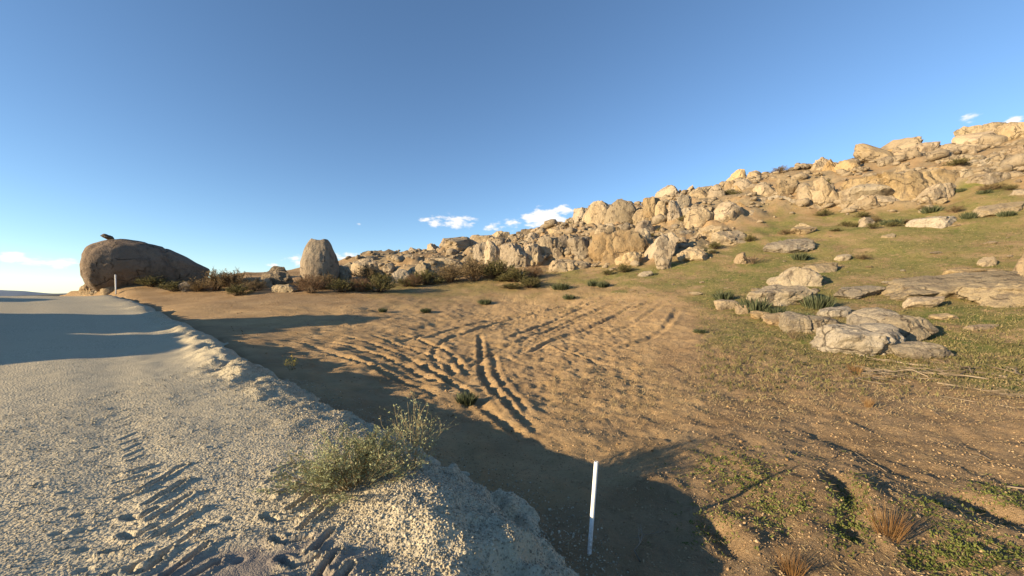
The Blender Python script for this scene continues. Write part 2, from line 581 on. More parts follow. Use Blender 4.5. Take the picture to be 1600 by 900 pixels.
def ground_material():
    m, t, b = new_mat("dry_ground")
    pos = N(t, 'ShaderNodeNewGeometry').outputs['Position']
    grass, sand, weed = attr(t, 'grass'), attr(t, 'sand'), attr(t, 'litter')
    dirt = mixc(t, noise(t, pos, .9, 5, .6, .3, .7), (.27, .175, .088), (.37, .25, .135))
    dirt = mixc(t, noise(t, pos, 9, 4, .65, .5, .8), dirt, (.22, .145, .08))
    # dark litter of dead stalks
    lit = math_n(t, 'MULTIPLY', noise(t, pos, 14, 6, .75, .52, .66), weed)
    dirt = mixc(t, math_n(t, 'MULTIPLY', lit, .75), dirt, (.15, .105, .055))
    pale = math_n(t, 'MULTIPLY', noise(t, pos, 38, 3, .6, .60, .70), weed)
    dirt = mixc(t, math_n(t, 'MULTIPLY', pale, .6), dirt, (.50, .40, .26))
    sandc = mixc(t, noise(t, pos, 1.4, 5, .6, .3, .7), (.38, .25, .12), (.47, .32, .165))
    sandc = mixc(t, noise(t, pos, 22, 3, .6, .55, .75), sandc, (.33, .20, .10))
    col = mixc(t, sand, dirt, sandc)
    g = mixc(t, noise(t, pos, 1.1, 5, .65, .35, .65), (.09, .125, .025), (.235, .195, .07))
    g = mixc(t, noise(t, pos, 12, 5, .7, .45, .7), g, (.085, .10, .022))
    gm = math_n(t, 'MULTIPLY', grass, math_n(t, 'ADD', noise(t, pos, .55, 6, .68, .36, .56), math_n(t, 'MULTIPLY', noise(t, pos, 5, 4, .7, .45, .62), .55)), clamp=True)
    col = mixc(t, gm, col, g)
    rk = mixc(t, noise(t, pos, 1.6, 6, .65, .35, .65), (.32, .24, .14), (.21, .165, .105))  # rock tones darkened to paint in the shade of crevices between boulders
    rk = mixc(t, noise(t, pos, 5, 5, .7, .55, .68), rk, (.12, .095, .065))
    col = mixc(t, attr(t, 'rocky'), col, rk)
    t.links.new(col, b.inputs['Base Color'])
    n1 = bump(t, noise(t, pos, 6, 7, .74), .08, .9)
    n2 = bump(t, noise(t, pos, 38, 5, .75), .024, .95, n1)
    v = voro(t, pos, 60, 'F1')
    n3 = bump(t, math_n(t, 'SUBTRACT', 1.0, v), .006, .5, n2)
    t.links.new(n3, b.inputs['Normal'])
    return m


def gravel_material():
    m, t, b = new_mat("crushed_granite_road")
    pos = N(t, 'ShaderNodeNewGeometry').outputs['Position']
    fine = attr(t, 'packed')
    cell = voro(t, pos, 62, 'F1', 'Color')
    sp = N(t, 'ShaderNodeSeparateColor')
    t.links.new(cell, sp.inputs[0])
    c = mixc(t, sp.outputs[0], (.30, .255, .175), (.58, .50, .345))
    c = mixc(t, noise(t, pos, .7, 5, .6, .3, .7), c, (.46, .39, .265))
    c2 = mixc(t, noise(t, pos, 30, 4, .6), (.20, .165, .135), (.27, .225, .18))
    c = mixc(t, fine, c, c2)
    t.links.new(c, b.inputs['Base Color'])
    st = math_n(t, 'SUBTRACT', 1.0, math_n(t, 'MULTIPLY', fine, .85))
    big = math_n(t, 'MULTIPLY', math_n(t, 'SUBTRACT', 1.0, voro(t, pos, 40, 'F1')), st)
    n0 = bump(t, noise(t, pos, 9, 5, .7), .012, .6)
    n1 = bump(t, big, .012, .7, n0)
    sm = math_n(t, 'SUBTRACT', 1.0, voro(t, pos, 95, 'F1'))
    n2 = bump(t, sm, .004, .7, n1)
    t.links.new(n2, b.inputs['Normal'])
    return m


def granite_material(name, c1, c2, c3, stain=.5):
    m, t, b = new_mat(name)
    tc = N(t, 'ShaderNodeTexCoord').outputs['Object']
    rnd = N(t, 'ShaderNodeObjectInfo').outputs['Random']
    off = N(t, 'ShaderNodeVectorMath', operation='ADD')
    t.links.new(tc, off.inputs[0])
    cb = N(t, 'ShaderNodeCombineXYZ')
    t.links.new(math_n(t, 'MULTIPLY', rnd, 60.0), cb.inputs[0])
    t.links.new(math_n(t, 'MULTIPLY', rnd, 23.0), cb.inputs[2])
    t.links.new(cb.outputs[0], off.inputs[1])
    p = off.outputs[0]
    c = mixc(t, noise(t, p, .55, 5, .6, .35, .65), c1, c2)
    c = mixc(t, noise(t, p, 1.3, 6, .7, .52, .68), c, c3)
    hs = N(t, 'ShaderNodeHueSaturation')
    t.links.new(c, hs.inputs['Color'])
    t.links.new(math_n(t, 'ADD', math_n(t, 'MULTIPLY', rnd, .36), .72), hs.inputs['Value'])
    t.links.new(math_n(t, 'ADD', math_n(t, 'MULTIPLY', math_n(t, 'FRACT', math_n(t, 'MULTIPLY', rnd, 7.3)), .4), .75), hs.inputs['Saturation'])
    c = hs.outputs[0]
    # desert varnish and lichen, stretched down the faces
    mp = N(t, 'ShaderNodeMapping')
    mp.inputs['Scale'].default_value = (1, 1, .35)
    t.links.new(p, mp.inputs['Vector'])
    st = noise(t, mp.outputs[0], 1.5, 7, .74, .52, .68)
    c = mixc(t, math_n(t, 'MULTIPLY', st, stain), c, (.105, .08, .06))
    lich = noise(t, p, 7, 6, .75, .55, .68)
    c = mixc(t, math_n(t, 'MULTIPLY', lich, .55), c, (.13, .115, .085))
    sp = noise(t, p, 70, 2, .6, .4, .62)
    c = mixc(t, math_n(t, 'MULTIPLY', sp, .25), c, (.16, .13, .10))
    t.links.new(c, b.inputs['Base Color'])
    wr = N(t, 'ShaderNodeTexNoise', ins={'Scale': .9, 'Detail': 4.0})
    t.links.new(p, wr.inputs['Vector'])
    wm = N(t, 'ShaderNodeVectorMath', operation='MULTIPLY_ADD')
    t.links.new(wr.outputs['Color'], wm.inputs[0])
    wm.inputs[1].default_value = (1.6, 1.6, 1.6)
    t.links.new(p, wm.inputs[2])
    e = voro(t, wm.outputs[0], .55, 'DISTANCE_TO_EDGE')
    wv = math_n(t, 'ADD', math_n(t, 'MULTIPLY', noise(t, p, .8, 3, .5, .45, .6), 1.2), .45)
    crack = N(t, 'ShaderNodeMapRange')
    t.links.new(math_n(t, 'ADD', e, math_n(t, 'MULTIPLY', math_n(t, 'SUBTRACT', wv, .5), .10)), crack.inputs['Value'])
    crack.inputs['From Min'].default_value = 0.0
    crack.inputs['From Max'].default_value = .022
    ck = math_n(t, 'SUBTRACT', 1.0, crack.outputs[0], clamp=True)
    c = mixc(t, math_n(t, 'MULTIPLY', ck, .6), c, (.09, .065, .045))
    t.links.new(c, b.inputs['Base Color'])
    n0 = bump(t, crack.outputs[0], .10, .9)
    n1 = bump(t, noise(t, p, 2.6, 7, .70), .30, .85, n0)
    n2 = bump(t, noise(t, p, 22, 4, .7), .02, .8, n1)
    t.links.new(n2, b.inputs['Normal'])
    return m


def leaf_material(name, c1, c2, trans=.25):
    m, t, b = new_mat(name)
    pos = N(t, 'ShaderNodeNewGeometry').outputs['Position']
    rnd = N(t, 'ShaderNodeNewGeometry').outputs['Random Per Island']
    c = mixc(t, rnd, c1, c2)
    c = mixc(t, noise(t, pos, 3, 3, .6, .35, .7), c, tuple(.6 * a for a in c1))
    t.links.new(c, b.inputs['Base Color'])
    b.inputs['Roughness'].default_value = .75
    if trans:
        tr = N(t, 'ShaderNodeBsdfTranslucent')
        t.links.new(c, tr.inputs['Color'])
        mx = N(t, 'ShaderNodeMixShader')
        mx.inputs[0].default_value = trans
        t.links.new(b.outputs[0], mx.inputs[1])
        t.links.new(tr.outputs[0], mx.inputs[2])
        t.links.new(mx.outputs[0], t.nodes['Material Output'].inputs[0])
    return m


MG = ground_material()
MR = gravel_material()
GR = [granite_material("granite_tan", (.385, .285, .165), (.445, .345, .215), (.25, .19, .125), .8),
      granite_material("granite_grey", (.34, .27, .175), (.41, .335, .23), (.22, .18, .135), .85),
      granite_material("granite_orange", (.38, .265, .145), (.39, .30, .185), (.27, .19, .11), .75),
      granite_material("granite_dark", (.20, .155, .105), (.26, .205, .14), (.15, .12, .09), .7),
      granite_material("granite_shade_brown", (.27, .175, .10), (.33, .22, .13), (.19, .125, .08), .9)]  # last one: whale boulder's brown, darkened to carry its shaded side
M_STEM = leaf_material("dry_stems", (.17, .115, .07), (.26, .19, .12), 0)
M_DARKSTEM = leaf_material("dark_stems", (.07, .05, .035), (.12, .085, .06), 0)
M_BROWN = leaf_material("brown_brush", (.22, .16, .085), (.31, .235, .12))
M_RED = leaf_material("reddish_brush", (.19, .10, .055), (.22, .145, .08))
M_OLIVE = leaf_material("olive_brush", (.15, .14, .055), (.25, .215, .09))
M_SAGE = leaf_material("sage_leaves", (.34, .36, .18), (.50, .50, .29))
M_GREEN = leaf_material("dark_green_leaves", (.07, .085, .04), (.17, .18, .10))
M_WEED = leaf_material("weed_green", (.13, .16, .035), (.21, .22, .07))
M_STRAW = leaf_material("straw", (.36, .27, .13), (.46, .36, .20))
M_RUST = leaf_material("rusty_stalks", (.26, .135, .05), (.40, .26, .11))
M_YELLOW = leaf_material("yellow_flowers", (.55, .46, .04), (.65, .55, .08))
M_DEAD = leaf_material("dead_wood", (.20, .15, .10), (.34, .27, .19), 0)

# ------------------------------------------------------------------ object helpers


def tag(o, label=None, cat=None, group=None, kind=None):
    if label:
        o['label'] = label
    if cat:
        o['category'] = cat
    if group:
        o['group'] = group
    if kind:
        o['kind'] = kind
    return o


def mesh_np(name, V, Fc, mat, smooth=False):
    me = bpy.data.meshes.new(name)
    V = np.asarray(V, np.float32)
    Fc = np.asarray(Fc, np.int32)
    k = Fc.shape[1]
    me.vertices.add(len(V))
    me.vertices.foreach_set('co', V.ravel())
    me.loops.add(len(Fc) * k)
    me.loops.foreach_set('vertex_index', Fc.ravel())
    me.polygons.add(len(Fc))
    me.polygons.foreach_set('loop_start', np.arange(0, len(Fc) * k, k, dtype=np.int32))
    me.polygons.foreach_set('use_smooth', np.full(len(Fc), smooth))
    me.update(calc_edges=True)
    me.validate()
    if mat:
        me.materials.append(mat)
    return me


class Soup:
    def __init__(s):
        s.V, s.F, s.n = [], [], 0

    def add(s, V, Fc):
        s.V.append(V)
        s.F.append(np.asarray(Fc) + s.n)
        s.n += len(V)

    def mesh(s, name, mat, smooth=False):
        return mesh_np(name, np.concatenate(s.V), np.concatenate(s.F), mat, smooth)


def add(name, me, parent=None, loc=None, rot=None, scale=None):
    o = bpy.data.objects.new(name, me)
    COL.objects.link(o)
    if parent:
        o.parent = parent
    if loc is not None:
        o.location = loc
    if rot is not None:
        o.rotation_euler = rot
    if scale is not None:
        o.scale = scale
    return o


def axis(parts):
    """parts: (start, end, step0, step1): spacing grows evenly from step0 to step1"""
    out = []
    for a, b, s0, s1 in parts:
        n = max(2, int(round(abs(b - a) / ((s0 + s1) / 2 if abs(s1 / s0) < 3 else (s1 - s0) / math.log(s1 / s0)))))
        u = np.linspace(0, 1, n + 1)
        if abs(s1 - s0) < 1e-6:
            w = u
        else:
            r = s1 / s0
            w = (r ** u - 1) / (r - 1)
        out.append((a + (b - a) * w)[:-1])
    return np.concatenate(out + [[parts[-1][1]]])


def sheet(name, xs, ys, fn, mat, keep=None, attrs=None):
    X, Y = np.meshgrid(xs, ys)
    Zh = fn(X.ravel(), Y.ravel())
    V = np.stack([X.ravel(), Y.ravel(), Zh], 1)
    nx, ny = len(xs), len(ys)
    idx = np.arange(nx * ny).reshape(ny, nx)
    Fq = np.stack([idx[:-1, :-1], idx[:-1, 1:], idx[1:, 1:], idx[1:, :-1]], -1).reshape(-1, 4)
    if keep is not None:
        kv = keep(V[:, 0], V[:, 1], V[:, 2])
        Fq = Fq[kv[Fq].any(1)]
        used = np.zeros(len(V), bool)
        used[Fq] = True
        remap = np.cumsum(used) - 1
        V = V[used]
        Fq = remap[Fq]
    me = mesh_np(name, V, Fq, mat, True)
    if attrs:
        for an, af in attrs.items():
            a = me.attributes.new(an, 'FLOAT', 'POINT')
            a.data.foreach_set('value', af(V[:, 0], V[:, 1], V[:, 2]).astype(np.float32))
    return add(name, me)


# ------------------------------------------------------------------ ground and road
def a_sand(x, y, z):
    px, py = px_of(x, y, z)
    m = soft_poly(px, py, SAND_POLY, 14, x, y, 81) * (y > 1)
    return np.clip(m * (.75 + .5 * fbm(x / .9, y / .9, seed=82, oct=3)), 0, 1)


def a_grass(x, y, z):
    px, py = px_of(x, y, z)
    g = np.zeros(x.shape)
    for poly, wt in (([(850, 425), (1060, 405), (1200, 345), (1600, 300), (1700, 640), (1480, 600), (1390, 570), (1200, 560), (1100, 500), (1060, 450), (880, 452)], .75),
                     ([(1440, 470), (1700, 470), (1700, 610), (1500, 590), (1440, 540)], 1.0), ([(1060, 420), (1330, 400), (1330, 440), (1080, 465)], .9),
                     ([(1480, 280), (1580, 285), (1600, 310), (1490, 310)], 1.0), ([(560, 440), (900, 430), (930, 452), (600, 470)], .45),
                     ([(1100, 510), (1260, 520), (1240, 560), (1130, 550)], .75), ([(1180, 310), (1260, 320), (1200, 345)], .8)):
        g = np.maximum(g, wt * soft_poly(px, py, poly, 18, x, y, 85))
    out = ((px < -50) | (px > 1650) | (y < 1)) & (x > 8)
    return np.where(out, .6, g)


def a_litter(x, y, z):
    px, py = px_of(x, y, z)
    m = soft_poly(px, py, [(1000, 560), (1250, 560), (1420, 560), (1700, 580), (1700, 920), (1080, 920), (1130, 720), (1060, 640)], 22, x, y, 87)
    return np.clip(.25 + .75 * m, 0, 1)


def a_rocky(x, y, z):
    px, py = px_of(x, y, z)
    return np.clip(soft_poly(px, py, JUMBLE, 10, x, y, 84) * (y > 18) * (.7 + .8 * fbm(x / 1.2, y / 1.2, seed=86, oct=3)), 0, 1)


gx = axis([(-9000, -130, 1500, 12), (-130, -30, 8, 1.2), (-30, -8, 1.0, .16), (-8, -.6, .14, .045), (-.6, 6, .035, .045), (6, 24, .05, .4), (24, 90, .45, 2.5), (90, 180, 3, 10), (180, 9000, 12, 1500)])
gy = axis([(-9000, -60, 1500, 12), (-60, 0, 8, .6), (0, 1.9, .5, .05), (1.9, 6, .03, .04), (6, 15, .042, .07), (15, 34, .075, .3), (34, 90, .35, 2), (90, 180, 2.5, 10), (180, 9000, 12, 1500)])
ground = sheet("ground", gx, gy, ground_h, MG, keep=lambda x, y, z: (lambda st: ~((st[1] < -.9) & (st[1] > -ROAD_W + 1) & (np.hypot(x, y) < 100)))(road_st(x, y)),
               attrs={'sand': a_sand, 'grass': a_grass, 'litter': a_litter, 'rocky': a_rocky})
tag(ground, "sandy tan ground rising into a grassy rock-strewn hillside", None, kind='structure')


def a_packed(x, y, z):
    d1 = np.exp(-(((x + 1.4) / .62) ** 2 + ((y - 2.2) / .36) ** 2) ** 2)
    s, t = road_st(x, y)
    return np.clip(d1 * (1 + .6 * fbm(x / .25, y / .25, seed=91, oct=3)) * 1.1, 0, 1)


rx = axis([(-110, -40, 8, 1.5), (-40, -12, 1.2, .12), (-12, -4.5, .1, .03), (-4.5, 1.6, .019, .019), (1.6, 8, .05, .6), (8, 60, .7, 8)])
ry = axis([(-55, -4, 7, .6), (-4, 1.3, .5, .03), (1.3, 4.6, .018, .022), (4.6, 9, .024, .06), (9, 40, .07, .6), (40, 60, .7, 3)])
road = sheet("gravel_road", rx, ry, road_h, MR, keep=lambda x, y, z: (lambda st: (st[1] < 2.1) & (st[1] > -ROAD_W - 2.5))(road_st(x, y)), attrs={'packed': a_packed})
tag(road, "pale crushed gravel road with pressed tread marks and a loose windrow", None, kind='structure')


def zg(x, y):
    return float(ground_h(np.array([x]), np.array([y]))[0])


def ztop(x, y):
    a = np.array([x], float)
    b = np.array([y], float)
    return float(max(ground_h(a, b)[0], road_h(a, b)[0]))


# ------------------------------------------------------------------ boulders
_ico = {}


def ico(sub):
    if sub in _ico:
        return _ico[sub]
    import bmesh
    bm = bmesh.new()
    bmesh.ops.create_icosphere(bm, subdivisions=sub, radius=1)
    V = np.array([v.co for v in bm.verts])
    Fc = np.array([[v.index for v in f.verts] for f in bm.faces])
    bm.free()
    _ico[sub] = (V / np.linalg.norm(V, axis=1)[:, None], Fc)
    return _ico[sub]


def rock_mesh(seed, hx, hy, hz, style='round', sub=4, mat=None, taper=None, profile=None, cracks=0, topcut=None):
    r_ = random.Random(seed)
    D, Fc = ico(sub)
    nc, o0, o1, p, rough, crease = {'round': (8, .60, .95, 16, .05, .06), 'block': (7, .42, .76, 38, .045, .10), 'slab': (9, .5, .92, 26, .09, .07),
                                    'crag': (10, .38, .82, 40, .10, .14), 'smooth': (5, .86, 1.0, 9, .03, .02)}[style]
    acc = np.ones(len(D))
    if topcut:
        acc += (np.maximum(D[:, 2], 0) / topcut) ** 24
    if style == 'slab':
        n = np.array([r_.gauss(0, .12), r_.gauss(0, .12), 1.0])
        n /= np.linalg.norm(n)
        acc += (np.maximum(D @ n, 0) / .5) ** p
    if style == 'block':
        for _ in range(3):
            a = r_.uniform(0, 2 * pi)
            for q in (a, a + pi / 2, a + pi, a + 3 * pi / 2):
                acc += (np.maximum(D @ np.array([cos(q), sin(q), 0]), 0) / r_.uniform(.6, .85)) ** p
            break
        acc += (np.maximum(D[:, 2], 0) / .8) ** p
    for _ in range(nc):
        n = np.array([r_.gauss(0, 1), r_.gauss(0, 1), r_.gauss(0, .7)])
        n /= np.linalg.norm(n)
        acc += (np.maximum(D @ n, 0) / r_.uniform(o0, o1)) ** p
    r = acc ** (-1.0 / p)
    sx = seed * 3.71 % 97
    r = r * (1 + rough * fbm(D[:, 0] * 1.6 + sx, D[:, 1] * 1.6, D[:, 2] * 1.6, seed=seed, oct=3) + rough * .45 * fbm(D[:, 0] * 5 + sx, D[:, 1] * 5, D[:, 2] * 5, seed=seed + 5, oct=3))
    if sub >= 4 and style != 'smooth':
        r = r * (1 + .018 * fbm(D[:, 0] * 11 + sx, D[:, 1] * 11, D[:, 2] * 11, seed=seed + 6, oct=2))
    V = D * r[:, None]
    fr = 1.5 if sub >= 4 else 1.1
    q = fbm(V[:, 0] * fr + sx, V[:, 1] * fr + 7, V[:, 2] * fr * .7, seed=seed + 3, oct=2)
    q2 = fbm(V[:, 0] * fr * 1.7 + sx + 5, V[:, 1] * fr * 1.7 - 3, V[:, 2] * fr * .6, seed=seed + 4, oct=2)
    cw = .05 if sub >= 5 else .08
    V = V * (1 - crease * np.exp(-(q / cw) ** 2) - .7 * crease * np.exp(-(q2 / cw) ** 2) + .5 * crease * np.tanh(q * 9) + .3 * crease * np.tanh(q2 * 9))[:, None]
    for k in range(cracks):
        a = r_.uniform(-.5, .5) + (0 if k % 3 else pi / 2 * (k % 2))
        n = np.array([cos(a), sin(a) * .6, r_.uniform(-.25, .25)])
        n /= np.linalg.norm(n)
        c = r_.uniform(-.5, .5)
        q = V @ n - c + .05 * fbm(V[:, 0] * 2, V[:, 1] * 2, V[:, 2] * 2, seed=seed + 9 + k, oct=2)
        V = V * (1 - .10 * np.exp(-(q / .045) ** 2))[:, None]
    # fill out to the asked box
    ext = np.abs(V).max(0)
    V = V / ext
    if taper:
        k = np.interp(V[:, 2], *taper)
        V[:, 0] *= k
        V[:, 1] *= k
    if profile:
        ax = np.clip(np.abs(V[:, 0]), 0, .995)
        full = (1 - ax ** 7) ** .5 / (1 - ax ** 2) ** .5
        k = np.where(V[:, 0] < 0, full, 1 + (full - 1) * .5)
        V[:, 1] *= k
        V[:, 2] *= k
        V[:, 2] /= np.abs(V[:, 2]).max()
        up = np.interp(V[:, 0], *profile)
        V[:, 2] = np.where(V[:, 2] > 0, V[:, 2] * up, V[:, 2])
    V = V * np.array([hx, hy, hz])
    me = mesh_np("boulder", V, Fc, mat or GR[0], True)
    if style != 'smooth':
        me.set_sharp_from_angle(angle=radians(24))
    return me


def stand_rock(name, label, x0, x1, y0, y1, style='round', mat=0, seed=None, depth=.75, bury=.3, rz=None, group=None, sub=None, back=.45, cracks=0, taper=None, profile=None, tilt=0, cat='boulder', at=None, topcut=None):
    """a boulder whose outline fills columns x0..x1 and rows y0..y1 of the photograph, standing where its foot meets the ground"""
    seed = seed if seed is not None else int(x0 * 7 + y0 * 13 + x1)
    cx = (x0 + x1) / 2
    p = hit(cx, y1) if at is None else np.array(at)
    Z = p[1]
    w = (x1 - x0) / F * Z
    d = w * depth
    Zc = Z + d * back
    w *= Zc / Z
    h = (y1 - y0) / F * Zc
    X = (cx - 800) / F * Zc
    top = CAM_H - (y0 - HY) / F * Zc
    zb = float(ground_smooth(np.array([X]), np.array([Zc]))[0])
    bot = min(zb, top - h) - h * bury
    hz = (top - bot) / 2
    if sub is None:
        sub = 5 if (x1 - x0) > 72 else 4
    me = rock_mesh(seed, w / 2, d / 2, hz, style, sub, GR[mat], taper, profile, cracks, topcut)
    o = add(name, me, None, (X, Zc, (top + bot) / 2), (0, tilt, random.Random(seed).uniform(-.25, .25) if rz is None else rz))
    tag(o, label, cat, group)
    return o


# the two landmarks on the left
whale = stand_rock("whale_boulder", "huge dark whale-shaped boulder beside the far end of the road", 163, 309, 376, 452, 'smooth', 4, seed=4, depth=.6, bury=.12, rz=.62, sub=5,
           profile=([-1, -.75, -.45, -.1, .25, .55, .8, 1], [1.0, 1.0, 1.0, .97, .84, .58, .30, .10]), cracks=1)
_wm = Matrix.LocRotScale(whale.location, whale.rotation_euler, None)
_wv = np.array([(_wm @ v.co)[:] for v in whale.data.vertices])
_wx, _wyy = px_of(_wv[:, 0], _wv[:, 1], _wv[:, 2])
_sel = np.abs(_wx - 168) < 5
_h = Vector(_wv[_sel][np.argmin(_wyy[_sel])])
_pr = rock_mesh(11, .44, .3, .2, 'block', 4, GR[3])
tag(add("perched_rock", _pr, None, _h + Vector((0, 0, .12)), (0, .28, .2)), "small dark flat rock perched on top of the whale-shaped boulder", 'rock')
stand_rock("egg_boulder", "tall egg-shaped boulder with flat top standing alone behind the brush", 472, 527, 364, 446, 'smooth', 2, seed=23, depth=.9, bury=.10, rz=.5, topcut=.82,
           taper=([-1, -.5, 0, .4, .8, 1], [1.15, 1.1, 1.0, .84, .64, .54]), cracks=0, sub=5)

